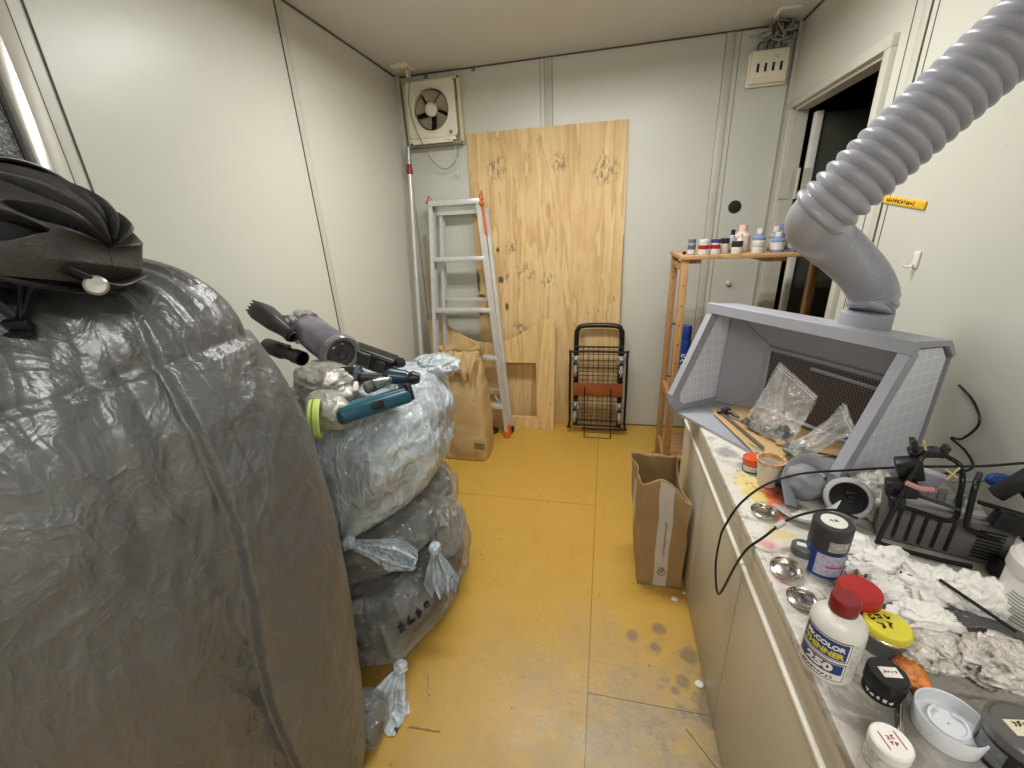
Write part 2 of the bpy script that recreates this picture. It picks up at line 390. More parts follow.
# coved corners and the dark line under the ceiling
strips('c', [((XL+.014, YB-.014, ZC/2), (.028, .028, ZC)), ((XR-.010, YB-.010, ZC/2), (.020, .020, ZC))])
strips('c', [((XL+.03, YB-.0285, ZC/2), (.0016, .0016, ZC)), ((XR-.021, YB-.021, ZC/2), (.0016, .0016, ZC))], SEAM)
strips('c', [(((XL+XR)/2, YB-.004, ZC-.003), (XR-XL, .008, .006)), ((XL+.004, (YB+YF)/2, ZC-.003), (.008, YB-YF, .006)), ((XR-.004, (YB+YF)/2, ZC-.003), (.008, YB-YF, .006)),
             (((XL+XR)/2, YB-.003, .003), (XR-XL, .006, .006))], SEAM)
# near-left sliding door: aluminium frame and speckled pane
strips('w', [((XL+.002, .868, 1.0), (.004, .003, 2.0)), ((XL+.003, .832, 1.0), (.006, .006, 2.0))], SEAM)
strips('w', [((XL+.006, .812, 1.0), (.016, .03, 2.0))])
t = NT('frosted_pane'); t.set(Base_Color=t.mix(t.ramp(t.noise(210, 3, .8), [(.42, 0.0), (.6, 1.0)]), rgb(38, 40, 46), rgb(150, 152, 158)), Roughness=.25)
t.bump(t.noise(160, 3), .6, .004)
win = MB().box((XL-.01, .29, 1.0), (.012, .94, 1.95)).build('window_1', t.m); struct(win)
f = MB()
f.box((XL+.0, .782, 1.0), (.034, .030, 1.98), bev=.003).box((XL+.0, -.18, 1.0), (.034, .04, 1.98), bev=.003).box((XL, .30, 1.97), (.034, .95, .04), bev=.003)
f.build('window_frame', pm('bright_sash', (214, 212, 206), .22, .7), win)
# doorway: frame, open leaf, dark room beyond
fr = MB()
for y in (DY0-.018, DY1+.012): fr.box((XR-.006, y, DZ/2), (.028, .036, DZ+.0), bev=.003)
fr.box((XR-.006, (DY0+DY1)/2, DZ+.018), (.028, DY1-DY0+.07, .036), bev=.003)
fr.box((XR+.03, (DY0+DY1)/2, DZ-.006), (.06, DY1-DY0, .012)).box((XR+.03, DY0+.006, DZ/2), (.06, .012, DZ)).box((XR+.03, DY1-.006, DZ/2), (.06, .012, DZ))
dfr = fr.build('door_1', TRIM); struct(dfr)
lf = MB().box((XR+.45, DY1-.055, .89), (.72, .03, 1.74), bev=.002)
leaf = lf.build('door_leaf', pm('olive_grey_leaf', (66, 68, 58), .5), dfr)
MB().box((XR+.083, DY1-.072, .89), (.030, .036, 1.75), bev=.002).build('leaf_edge', pm('white_painted_edge', (222, 222, 214), .4), leaf)
for z in (1.46, .35):
    h = MB().box((XR+.012, DY1-.016, z), (.05, .004, .13)).box((XR+.075, DY1-.089, z), (.036, .003, .13)).cyl((XR+.045, DY1-.066, z-.07), (XR+.045, DY1-.066, z+.07), .007, n=12)
    for k in (-1, 0, 1):
        h.lathe([(.005, 0), (.003, .003)], (XR+.078, DY1-.0905, z+k*.042), (0, -1, 0), 8)
    h.build('hinge', TRIM, leaf)
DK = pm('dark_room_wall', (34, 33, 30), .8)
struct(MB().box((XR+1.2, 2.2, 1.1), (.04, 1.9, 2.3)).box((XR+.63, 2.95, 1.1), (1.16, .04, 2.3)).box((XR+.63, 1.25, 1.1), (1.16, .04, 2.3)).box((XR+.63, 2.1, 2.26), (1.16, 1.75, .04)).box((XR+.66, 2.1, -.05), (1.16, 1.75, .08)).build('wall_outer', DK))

# ================================================================== CEILING BATTENS (the lamps)
t = NT('glowing_tube'); t.set(Base_Color=(1, 1, 1, 1), Emission_Color=(1, .97, .92, 1), Emission_Strength=5.0); TUBEM = t.m
def batten(loc, label):
    b = thing('ceiling_batten_light', loc, label, 'ceiling light', 'ceiling batten lights')
    x, y, z = loc
    MB().box((x, y, z+.02), (1.24, .13, .04), bev=.008).build('housing', WHITEP, b)
    for s in (-1, 1): MB().box((x+s*.61, y, z-.015), (.02, .16, .04), bev=.004).build('tube_socket', WHITEP, b)
    for s in (-1, 1): MB().cyl((x-.59, y+s*.06, z-.038), (x+.59, y+s*.06, z-.038), .0125).build('fluorescent_tube', TUBEM, b)
    return b
batten((-.12, 1.62, 2.13), 'white ceiling batten light across the room in front of the camera')
batten((.1, -.60, 2.13), 'white ceiling batten light over the rear of the room')

# ================================================================== BACK WALL THINGS
# --- ventilation fan
F = thing('ventilation_fan', (-1.01, YB, 1.797), 'square cream ventilation fan high on the back wall beside the left corner', 'ventilation fan')
fx, fz, fy = -1.012, 1.972, YB-.045
fm = MB()
for c, d in [((-1.01, YB-.02, 2.125), (.345, .04, .016)), ((-1.01, YB-.02, 1.803), (.345, .04, .016)), ((-1.175, YB-.02, 1.964), (.016, .04, .335)), ((-.846, YB-.02, 1.964), (.020, .04, .335))]: fm.box(c, d, bev=.002)
fm.build('wall_frame', CREAMD, F)
# face plate with a round opening
def ring_plate(hw, hh, r, cx, cz, y0, th, n=64):
    m = MB(); out = []; inn = []
    for k in range(n):
        a = 2*pi*k/n; c, s = cos(a), sin(a); q = 1/max(abs(c)/hw, abs(s)/hh)
        out.append((c*q, s*q)); inn.append((c*r, s*r))
    vs = []
    for lst, y in ((out, y0), (out, y0-th), (inn, y0-th-.004), (inn, y0)):
        for (a, b) in lst: vs.append((cx+a, y, cz+b))
    fs = []
    for L in range(4):
        for k in range(n): fs.append((L*n+k, L*n+(k+1) % n, ((L+1) % 4)*n+(k+1) % n, ((L+1) % 4)*n+k))
    return m.add(vs, fs)
ring_plate(.148, .140, .107, fx-.004, fz+.008, fy+.03, .035).build('face_plate', CREAM, F)
MB().lathe([(.107, 0), (.118, 0), (.118, .006), (.112, .010), (.107, .006)], (fx-.004, fy-.006, fz+.008), (0, -1, 0), 48, cap=False).build('rim', CREAM, F)
MB().lathe([(.001, 0), (.11, 0), (.11, .002)], (fx-.004, YB-.004, fz+.008), (0, -1, 0), 32).build('duct_opening', DARK, F)
for k in range(5):
    a0 = rad(100+72*k); 
    def bl(u, v, a0=a0):
        r = .030+v*.070; half = (.34+.22*v**.6); a = a0+(u-.5)*2*half-.22*v
        tw = (.5-u)*.030
        return V((fx-.004+r*cos(a), YB-.032+tw, fz+.008+r*sin(a)))
    MB().grid(bl, 12, 10).build('blade', FANB, F, solid=.0022)
MB().lathe([(.001, .030), (.016, .029), (.030, .024), (.036, .014), (.036, 0), (.030, -.02)], (fx-.004, YB-.040, fz+.008), (0, -1, 0), 32).lathe([(.021, .0285), (.023, .0285), (.023, .0305), (.021, .0305)], (fx-.004, YB-.040, fz+.008), (0, -1, 0), 28, cap=False).build('hub', CREAM, F)
sh = MB().box((-1.02, fy-.004, 1.826), (.285, .034, .022), bev=.006).box((-1.02, fy-.014, 1.812), (.25, .016, .012), bev=.003)
sh.build('sill_hood', CREAM, F)
MB().box((-1.012, fy+.005, 1.797), (.335, .05, .010), bev=.002).build('drip_bar', pm('fan_drip_grey', (128, 122, 110), .4, .4), F)
MB().lathe([(.009, 0), (.009, .002), (.001, .0025)], (-.905, fy-.0115, 1.858), (0, -1, 0), 20).build('round_badge', pm('badge_ink', (136, 120, 84), .5), F)
MB().box((-.905, fy-.003, 1.822), (.05, .05, .010), (0, 0, .3), bev=.002).build('shutter_lever', CREAM, F)
crd = spline([(-1.075, 2.50, 2.168), (-1.10, 2.56, 2.10), (-1.14, 2.612, 2.02), (-1.12, 2.616, 1.90), (-1.075, 2.612, 1.79), (-1.03, 2.62, 1.71), (-.965, 2.63, 1.668), (-.90, 2.63, 1.70), (-.872, 2.63, 1.76), (-.862, 2.63, 1.82)], 8)
tag(MB().tube(crd, .0026, 8).build('power_cord', pm('grey_cord', (136, 132, 122), .5)), 'thin grey cord looping from the ceiling plate past the ventilation fan', 'cord')
ps = MB().tube([(-.888, 2.625, 1.80), (-.886, 2.63, 1.66)], .0016, 6)
ps.lathe([(.001, 0), (.004, .003), (.007, .03), (.008, .034), (.001, .036)], (-.885, 2.63, 1.625), (0, 0, 1), 14).build('pull_string', WHITEP, F)
# --- ceiling plate in the corner (a cream outlet plate)
cp = thing('ceiling_outlet_plate', (-1.12, 2.535, ZC), 'cream square outlet plate on the ceiling above the ventilation fan', 'ceiling plate')
MB().box((-1.12, 2.535, ZC-.006), (.10, .105, .012), bev=.003).build('plate', CREAM, cp)
MB().box((-1.115, 2.54, ZC-.0125), (.064, .066, .004), bev=.001).build('recess', CREAMD, cp)
MB().box((-1.105, 2.565, ZC-.026), (.022, .022, .030), bev=.004).build('plug', CREAM, cp)
hk = thing('ceiling_clip', (-1.045, YB, 2.155), 'small grey metal clip under the ceiling line left of the fan corner', 'clip')
MB().box((-1.045, YB-.006, 2.152), (.022, .012, .022), bev=.003).build('clip_body', MGREY, hk)
MB().box((-.76, YB-.006, 2.156), (.02, .012, .014), bev=.003).build('clip_tab', MGREY, hk)
# --- breaker box
B = thing('breaker_box', (.745, YB, 1.925), 'cream breaker box with four slots high in the right back corner', 'breaker box')
MB().box((.745, YB-.012, 1.995), (.182, .024, .150), bev=.006).build('base', CREAM, B)
MB().box((.745, YB-.034, 1.997), (.166, .024, .138), bev=.008, seg=3).build('cover', CREAM, B)
for k in range(4):
    x = .694+k*.034
    MB().box((x, YB-.0465, 1.992), (.011, .003, .034), bev=.004).build('slot', DARK, B)
    MB().box((x+.001, YB-.050, 2.004), (.008, .006, .012), bev=.002).build('toggle', BLACK, B)
MB().box((.745, YB-.0465, 1.945), (.15, .0015, .022)).build('label_strip', pm('label_cream', (232, 224, 196), .5), B)
fm = frame((.772, YB-.0467, 2.034), (1, 0, 0), (0, -1, 0)); text((5, 4), .006, GREYINK, B, fm)
MB().box((.69, YB-.001, 2.135), (.085, .0016, .014)).build('sticker', pm('lavender_sticker', (176, 176, 196), .4), None) and None
st = bpy.data.objects['sticker']; tag(st, 'small pale lavender sticker on the wall above the breaker box', 'sticker')
random.seed(5)
WG = [pm('wire_grey', (150, 148, 146), .45), pm('wire_lavender', (168, 164, 176), .45), pm('wire_dark', (64, 60, 60), .5), pm('wire_cream', (190, 182, 160), .45)]
wi = thing('wire_bundle', (.76, YB-.05, 2.09), 'tangled bundle of grey wires above the breaker box', 'wires')
for k in range(20):
    x0 = .69+random.random()*.12; pts = [(x0, YB-.012, 2.06)]
    cx = .725+random.random()*.085; cz = 2.112+random.random()*.025
    pts.append((x0+random.uniform(-.01, .01), YB-.02-random.random()*.02, 2.095))
    for j in range(5):
        a = random.random()*6.3+j*1.5; pts.append((cx+.040*cos(a), YB-.03-random.random()*.035, cz+.030*sin(a)))
    if k % 2: pts += [(.80+random.random()*.02, YB-.03, 2.125), (.825, YB-.025, 2.10-random.random()*.03), (.80, YB-.02, 2.075-random.random()*.02), (.77, YB-.012, 2.062)]
    else: pts += [(.725, 2.56, 2.152), (.728, 2.54, 2.168)]
    MB().tube(spline(pts, 6), random.choice([.0028, .0035, .0045]), 8).build('wire', WG[k % 4], wi)
cb = thing('ceiling_duct_strip', (.75, 2.48, ZC), 'bent cream cable strip on the ceiling above the breaker box wires', 'cable cover')
MB().box((.718, 2.535, ZC-.005), (.014, .09, .010), (0, 0, -.1), bev=.002).box((.757, 2.485, ZC-.005), (.085, .014, .010), (0, 0, .12), bev=.002).build('cover_strip', CREAM, cb)
# --- black disc and pale knob
tag(MB().lathe([(.033, 0), (.033, .003), (.030, .005), (.001, .005)], (.685, YB, 1.370), (0, -1, 0), 40).build('round_pad', pm('felt_black', (30, 30, 32), .8)), 'round black pad stuck on the back wall above the jars', 'pad')
tag(MB().lathe([(.010, 0), (.013, .004), (.014, .012), (.010, .020), (.001, .022)], (.704, YB, .957), (0, -1, 0), 28).build('round_stopper', pm('pale_green_knob', (206, 212, 170), .4)), 'small pale green round knob on the back wall below the jar shelf', 'knob')
# --- right wall: yellow sign, two white hooks
sg = thing('yellow_sign', (XR, 1.575, 1.338), 'narrow yellow sign strip with black lettering on the right wall', 'sign')
sm_ = frame((XR-.004, 1.578, 1.337), (0, -1, 0), (-1, 0, 0)); R3 = sm_.to_3x3()
MB().box((XR-.003, 1.578, 1.339), (.006, .205, .023), (rad(7.5), 0, 0), bev=.0028, seg=3).build('sign_plate', YSIGN, sg)
text((13,), .0145, INK, sg, frame((XR-.0062, 1.588, 1.3405), (0, -1, -.13), (-1, 0, 0)), sx=.92, bold=.0004)
def hook(y, z, lab):
    h = thing('wall_hook', (XR, y, z), lab, 'hook', 'white adhesive hooks on the right wall')
    MB().box((XR-.003, y, z+.004), (.006, .024, .046), bev=.0028, seg=3).build('backing', WHITEP, h)
    MB().tube(spline([(XR-.006, y, z-.006), (XR-.012, y+.002, z-.016), (XR-.024, y+.010, z-.014), (XR-.026, y+.013, z-.004)], 5), .0034, 10).build('hook_arm', WHITEP, h)
hook(1.452, 1.178, 'white adhesive hook on the right wall below the yellow sign, farther from the doorway')
hook(1.672, 1.168, 'white adhesive hook on the right wall partly behind the hose, nearer the doorway')
# --- small marks and nails on the left wall
tag(MB().box((XL+.0015, 1.62, 1.115), (.003, .006, .030), bev=.001).build('wall_scuff_tape', WHITEP), 'tiny white tape scrap on the left wall beside the panel joint', 'tape')

# --- corner pole
pl = thing('telescopic_pole', (-1.176, 2.34, 0), 'long grey and white telescopic pole with a red collar leaning in the left back corner', 'pole')
a, b = V((-1.176, 2.34, .0)), V((-1.165, 2.585, 1.80))
def pt(k): return a+(b-a)*k
MB().cyl(pt(0), pt(.915), .0125).build('lower_tube', pm('pole_white', (214, 210, 204), .3, .3), pl)
MB().cyl(pt(.945), pt(.995), .0145).cyl(pt(.995), pt(1.0), .0145, .010).build('upper_tube', ALUP, pl)
MB().lathe([(.013, 0), (.019, .004), (.019, .03), (.016, .034), (.016, .05), (.013, .055)], pt(.915), b-a, 24).build('collar', pm('red_collar', (150, 40, 44), .4), pl)
MB().cyl(pt(0), pt(.012), .016).build('foot_cap', RUBBER, pl)
sk = MB().tube([(-1.160, 2.58, 0), (-1.150, 2.64, 1.30)], .009, 8).build('bamboo_stick', STICK); tag(sk, 'thin brown stick leaning in the corner behind the telescopic pole', 'stick')
sk = MB().tube([(-1.120, 2.62, 0), (-1.128, 2.665, 1.28)], .0035, 8).build('thin_rod', pm('dull_rod', (120, 124, 120), .4, .5)); tag(sk, 'thin dull metal rod leaning between the corner pole and ladder', 'rod')

# --- plywood sheet leaning on the back wall
px0, px1 = -.826, .095
P = thing('plywood_sheet', (-.36, 2.66, 0), 'tall sheet of knotty plywood leaning on the back wall', 'plywood')
P.rotation_euler = (0, 0, 0)
def pw():
    m = MB(); n = 14
    m.prism([(px0, 0), (px1+.010, 0), (px1, 1.838), (px0, 1.845)], (0, 2.655, .002), (1, 0, 0), V((0, .0075, 1)), (0, 1, 0), .009)
    return m
o = pw().build('plywood_panel', PLY, None); o.parent = P; o.matrix_parent_inverse = Matrix.Translation((.36, -2.66, 0)); 
MB().tube([(px1+.004, 2.654, .3), (px1+.001, 2.660, 1.25)], .0012, 4).build('edge_ply_line', pm('ply_edge_dark', (120, 82, 46), .7), P)

# --- cut-out board
cbx = thing('cutout_board', (-.74, 2.55, 0), 'pale wooden board with a scooped top and a rectangular opening', 'wooden board')
poly = [(-1.17, 0), (-.318, 0), (-.302, .758), (-.397, .758)]+[(p.x, p.z) for p in spline([(-.397, 0, .756), (-.451, 0, .716), (-.539, 0, .662), (-.651, 0, .614), (-.749, 0, .603), (-.861, 0, .618), (-.956, 0, .667), (-1.058, 0, .729), (-1.149, 0, .758)], 3)[1:]]+[(-1.17, .76)]
hole = [(-.66, .085), (-.432, .085), (-.432, .475), (-.66, .475)]
bm = bmesh.new(); o_ = V((0, 2.555, .001)); ez = V((0, .07, 1)).normalized()
def bp3(x, z): return o_+V((x, 0, 0))+ez*z
E_ = []
for lp in (poly, hole):
    vs = [bm.verts.new(bp3(*p)) for p in lp]
    for i in range(len(vs)): E_.append(bm.edges.new((vs[i], vs[(i+1) % len(vs)])))
g = bmesh.ops.triangle_fill(bm, use_beauty=True, edges=E_)
r_ = bmesh.ops.extrude_face_region(bm, geom=bm.faces[:]); 
for v in [x for x in r_['geom'] if isinstance(x, bmesh.types.BMVert)]: v.co += V((0, -.024, 0))
bm.verts.index_update(); mb = MB().add([v.co.copy() for v in bm.verts], [[v.index for v in f.verts] for f in bm.faces]); bm.free()
mb.build('board_panel', CUTB, cbx)
# --- step ladder
LD = thing('step_ladder', (-.915, 2.45, 0), 'folded aluminium step ladder with orange feet leaning before the plywood', 'ladder')
LT, LB = 1.482, .0
def lp(x0, x1, y0, y1, k): return V((x0+(x1-x0)*k, y0+(y1-y0)*k, LB+(LT-LB)*k))
def rail(x0, x1, y0, y1, name, w=.026, d=.050, m=ALU, z0=.0, z1=1.0):
    A, Bq = lp(x0, x1, y0, y1, z0), lp(x0, x1, y0, y1, z1); dz = (Bq-A).normalized(); ex = V((1, 0, 0)); ex = (ex-dz*ex.dot(dz)).normalized(); ey = dz.cross(ex)
    # C-channel section
    s = 1 if x0 > -.9 else -1; t_ = .004
    sec = [(-w/2, -d/2), (w/2, -d/2), (w/2, -d/2+t_), (-w/2+t_, -d/2+t_), (-w/2+t_, d/2-t_), (w/2, d/2-t_), (w/2, d/2), (-w/2, d/2)]
    sec = [(x*s*-1, y) for x, y in sec]
    return MB().prism(sec, A, ex, ey, dz, (Bq-A).length).build(name, m, LD)
fxl, fxr, txl, txr = -1.130, -.613, -1.050, -.752
yb0, yt0 = 2.41, 2.575
rail(fxl+.02, txl, yb0, yt0, 'front_rail', z0=.012); rail(fxr, txr, yb0, yt0, 'front_rail', z0=.012)
rail(fxl+.065, txl+.042, yb0+.065, yt0+.055, 'rear_rail', .022, .04, z0=.03, z1=.97); rail(fxr+.012, txr+.03, yb0+.065, yt0+.055, 'rear_rail', .022, .04, z0=.03, z1=.97)
for z in (.21, .535, .84, 1.153):
    k = z/LT; a = lp(fxl+.02, txl, yb0, yt0, k); b = lp(fxr, txr, yb0, yt0, k)
    a2 = V(a); c = (a+b)/2
    r = MB().box(c+V((0, .002, 0)), ((b-a).length-.006, .062, .024), (-.06, 0, 0), bev=.003)
    for q in (-.02, -.007, .007, .02): r.box(c+V((0, q, .0125)), ((b-a).length-.03, .004, .003), (-.06, 0, 0))
    r.build('step', ALU, LD)
for z in (.30, .90):
    k = z/LT; a = lp(fxl+.065, txl+.042, yb0+.065, yt0+.055, k); b = lp(fxr+.012, txr+.03, yb0+.065, yt0+.055, k)
    MB().box((a+b)/2, ((b-a).length, .02, .018), bev=.002).build('rear_crossbar', ALU, LD)
MB().box(((txl+txr)/2, yt0+.01, LT-.006), (txr-txl+.02, .085, .030), (-.05, 0, 0), bev=.003).build('top_step', ALU, LD)
MB().box(((txl+txr)/2, yt0+.018, LT-.045), (txr-txl-.03, .004, .05)).build('top_plate', ALU, LD)
br = MB().box((txr+.022, yt0-.004, LT-.09), (.012, .03, .21), (0, -.10, 0), bev=.003).tube([(txr+.010, yt0-.01, LT+.02), (txr+.020, yt0+.0, LT+.05), (txr+.03, yt0-.01, LT+.0)], .006, 8).cyl((txr+.012, yt0-.03, LT-.02), (txr+.04, yt0-.03, LT-.02), .010, n=12)
br.build('hinge_lock', LORANGE, LD)
MB().box((txl-.012, yt0, LT+.004), (.05, .02, .014), bev=.003).tube([(txl-.03, yt0, LT+.01), (txl-.01, yt0-.01, LT+.04), (txl+.0, yt0, LT+.02)], .005, 8).build('hinge_lock', LORANGE, LD)
for x, y in ((fxr, yb0), (fxl+.02, yb0)):
    MB().box((x, y, .022), (.042, .062, .044), bev=.006).box((x+.014, y-.004, .06), (.012, .05, .06), bev=.003).build('foot', LORANGE, LD)
for x, y in ((fxr+.012, yb0+.068), (fxl+.065, yb0+.068)):
    MB().box((x, y, .018), (.03, .05, .034), bev=.005).build('foot', RUBBER, LD)
MB().tube([(-.70, 2.47, .26), (-.63, 2.465, .14)], .006, 8).tube([(-.70, 2.46, .275), (-.625, 2.455, .16)], .006, 8).build('brace', ALU, LD)
pk = tag(MB().lathe([(.001, .024), (.028, .022), (.034, .014), (.034, 0)], (-.725, 2.46, 0), n=28).build('black_puck', RUBBER), 'small round black rubber puck on the floor under the ladder', 'puck')

# --- folding cart
T = thing('folding_cart', (-.02, 2.50, 0), 'black folded wire cart with four casters standing against the plywood', 'cart')
def ty(z): return 2.545+.10*z
tx0, tx1 = -.205, .150
def tp(x, z, dy=0): return V((x, ty(z)+dy, z))
MB().tube(spline([tp(tx0+.035, .05), tp(tx0+.035, .60), tp(tx0+.042, .685), tp(tx0+.085, .715), tp(tx1-.085, .715), tp(tx1-.042, .685), tp(tx1-.035, .60), tp(tx1-.035, .05)], 6), .0155, 14).build('handle_frame', BLACKM, T)
MB().tube(spline([tp(tx0+.012, .04, -.03), tp(tx0, .09, -.03), tp(tx0, .52, -.03), tp(tx0+.02, .555, -.03), tp(tx1-.02, .555, -.03), tp(tx1, .52, -.03), tp(tx1, .09, -.03), tp(tx1-.012, .04, -.03)], 4, True), .0078, 10).build('basket_rim', BLACKM, T)
for z, r in ((.585, .006), (.09, .006), (.055, .008)): MB().tube([tp(tx0+.02, z, -.02), tp(tx1-.02, z, -.02)], r, 10).build('crossbar', BLACKM, T)
m = MB()
for k in range(9):
    x = tx0+.05+k*(tx1-tx0-.10)/8; m.tube([tp(x, .06, -.024), tp(x, .585, -.024)], .0023, 6)
for z in (.12, .145, .17, .20, .23, .26, .30, .335, .37, .40, .425, .45, .47, .50, .54): m.tube([tp(tx0+.03, z, -.026), tp(tx1-.03, z, -.026)], .0023, 6)
m.build('wire_grid', BLACKM, T)
MB().box(tp((tx0+tx1)/2, .315, -.046), (tx1-tx0-.04, .012, .085), (-.1, 0, 0), bev=.003).build('wooden_slat', BRWOOD, T)
MB().tube([tp(-.11, .33, -.055), V((-.105, 2.455, .004)), V((.065, 2.455, .004)), tp(.055, .33, -.055)], .0035, 8).build('stand_wire', BLACKM, T)
for (x, z) in ((tx0+.035, .46), (tx1-.035, .46), (tx0+.035, .15), (tx1-.035, .15)):
    c = thing('c', (0, 0, 0), '', ''); bpy.data.objects.remove(c)
    cs = MB().box(tp(x, z+.045, -.030), (.052, .006, .05), (-.1, 0, 0), bev=.002).lathe([(.014, 0), (.014, .012), (.006, .016)], tp(x, z+.045, -.034), (0, -1, 0), 16)
    for s in (-1, 1): cs.box(tp(x+s*.014, z+.012, -.062), (.003, .04, .062), (.2, 0, 0), bev=.001)
    ca = cs.build('caster', CHROME, T)
    MB().lathe([(.012, -.010), (.034, -.010), (.038, -.006), (.038, .006), (.034, .010), (.012, .010)], tp(x, z-.018, -.066), (1, 0, 0), 28).build('wheel', CASTG, ca)
    MB().lathe([(.001, -.0125), (.010, -.012), (.010, .012), (.001, .0125)], tp(x, z-.018, -.066), (1, 0, 0), 16).build('axle', CHROME, ca)
# --- kraft sack beside the ladder
t = NT('kraft_paper'); t.set(Base_Color=t.mix(t.noise(3, 5), rgb(178, 148, 102), rgb(196, 168, 120)), Roughness=.62)
t.bump(t.noise(7, 5, .6, None, 1.5), .5, .02); t.bump(t.noise(220, 3), .08, .002); KRAFT = t.m
t = NT('brown_bag_paper'); t.set(Base_Color=t.mix(t.noise(4, 5), rgb(158, 130, 90), rgb(174, 146, 104)), Roughness=.65); t.bump(t.noise(9, 5, .6, None, 1), .3, .012); BAGP = t.m
K = thing('kraft_paper_sack', (-.80, 2.20, 0), 'tall kraft paper sack with a crumpled closed top beside the ladder', 'paper sack')
def sack(u, v):
    z = .66*v; a = 2*pi*u; p = .38
    cx, sx_ = cos(a), sin(a)
    hx = lerp([(0, .148), (.15, .152), (.5, .142), (.8, .118), (.9, .10), (1, .122)], v); hy = lerp([(0, .10), (.2, .115), (.6, .10), (.85, .05), (.93, .025), (1, .035)], v)
    x = math.copysign(abs(cx)**p, cx)*hx; y = math.copysign(abs(sx_)**p, sx_)*hy
    k = sm01(.5, .95, v)
    y += k*.014*sin(x*95+2*noise.noise(V((x*9, z*5, 0)))); 
    n = noise.noise(V((x*9, y*9, z*7)))*.010+noise.noise(V((x*22, y*22, z*15+5)))*.005
    x += n; y += n
    zz = z+k*.02*noise.noise(V((x*16, y*10, 7)))
    x *= 1+.22*sm01(.45, 1, v)
    return V((-.812+x-.022*v, 2.17+y+.10*v, zz))
m = MB().grid(sack, 96, 60, cu=True)
m.add([sack(i/96, 0) for i in range(96)], [tuple(range(96))]); 
ks = m.build('sack_body', KRAFT, K, 180)
def flap(u, v):
    x = (u-.5)*.235; z = .655-.20*v*(.55+.45*abs(noise.noise(V((u*5, 0, 3)))*2)); 
    y = 2.232-.028-.045*sin(pi*min(1, v*.9))*.6-v*.055+.012*sin(x*80+v*2)*(1-.3*v)
    return V((-.822+x*(1-.25*v), y, z+.012*noise.noise(V((u*9, v*3, 0)))))
MB().grid(flap, 50, 24).build('folded_top', KRAFT, K, 180, solid=.0012)
MB().box((-.700, 2.0525, .115), (.062, .0015, .042), (-.02, .10, .02)).build('printed_panel', pm('olive_print', (128, 112, 66), .7), K)
text((3,), .020, KRAFT, K, frame((-.700, 2.0512, .115), (1, 0, .1), (0, -1, 0)))
# --- wooden rack with jars
R_ = thing('wooden_rack', (.67, 2.18, 0), 'orange pine rack with a jar-covered top standing in the doorway corner', 'rack')
rx0, rx1, ry0, ry1, rz = .345, .990, 2.035, 2.335, 1.152
def post(x, y):
    m = MB().box((x, y, rz/2), (.030, .042, rz), bev=.002); return m.build('post', RACKW, R_)
for x in (rx0, rx1):
    for y in (ry0, ry1):
        p_ = post(x, y)
        h_ = MB()
        for k in range(11): h_.lathe([(.003, 0), (.003, .0012)], (x, y-.021, .12+k*.092), (0, -1, 0), 10)
        h_.build('peg_hole', BLACK, p_)
for x in (rx0, rx1):
    for z in (.10, .45, 1.115): MB().box((x, (ry0+ry1)/2, z), (.022, ry1-ry0-.04, .045 if z < 1 else .03), bev=.002).build('side_rail', RACKW, R_)
MB().box(((rx0+rx1)/2, (ry0+ry1)/2, rz+.009), (rx1-rx0+.045, ry1-ry0+.055, .018), bev=.002).build('top_board', RACKH, R_)
MB().box((rx0+.045, (ry0+ry1)/2, rz-.011), (.055, .26, .020), bev=.002).box(((rx0+rx1)/2+.05, (ry0+ry1)/2, rz-.011), (.09, .26, .020), bev=.002).build('batten', RACKW, R_)
for z in (.125, .475): MB().box(((rx0+rx1)/2, (ry0+ry1)/2, z+.007), (rx1-rx0-.03, ry1-ry0, .014), bev=.002).build('lower_shelf', RACKH, R_)
for y, z in ((ry0, .86), (ry0, .60)): MB().cyl((rx0-.014, y-.01, z), (rx0-.034, y-.018, z+.006), .003, n=8).build('shelf_pin', BLACK, R_)
ZT = rz+.018
def jar(name, x, y, z0, r, h, lid, body, label, cat='jar', grp='paint jars on the rack top', lidh=.34, lidr=1.0, lab=None):
    J = thing(name, (x, y, z0), label, cat, grp)
    hb = h*(1-lidh)
    MB().lathe([(r*.86, 0), (r*.95, .001), (r*.97, hb*.1), (r*.97, hb*.82), (r*.8, hb)], (x, y, z0), n=28).build('jar_body', body, J)
    q = r*lidr
    MB().lathe([(q*.97, hb*.92), (q, hb*.96), (q, h-.001), (q*.95, h), (.001, h)], (x, y, z0), n=32).build('lid', lid, J)
    if lab: MB().lathe([(r*.985, hb*.18), (r*.985, hb*.74)], (x, y, z0), n=28, cap=False).build('paper_label', lab, J)
    return J
GL = pm('jar_glass_grey', (150, 156, 160), .15); GLB = pm('jar_glass_blue', (120, 138, 176), .15); WJ = pm('jar_white', (212, 206, 200), .3); PKJ = pm('jar_pink', (226, 196, 180), .3); LAB = pm('small_print_label', (206, 200, 196), .5, var=.28, vs=160)
LIDG = pm('lid_bluegrey', (92, 104, 116), .4); LIDB = pm('lid_blue', (52, 56, 120), .4); LIDK = pm('lid_dark', (44, 40, 38), .4); LIDW = pm('lid_white', (214, 210, 202), .35)
def P2(x, y): return x, y
jar('paint_jar', .374, 2.075, ZT, .017, .040, LIDG, GL, 'small grey lidded jar, leftmost on the rack top, lower of two', lab=LAB)
jar('paint_jar', .374, 2.075, ZT+.040, .016, .026, LIDG, GL, 'small blue-grey jar stacked on the leftmost jar of the rack', lidh=.55)
jar('paint_jar', .418, 2.045, ZT, .022, .040, RED, WJ, 'red lidded jar under the white lidded jar on the rack', lab=LAB)
jar('paint_jar', .418, 2.045, ZT+.040, .021, .024, LIDW, WJ, 'white lidded jar stacked on the left red lidded jar', lidh=.5)
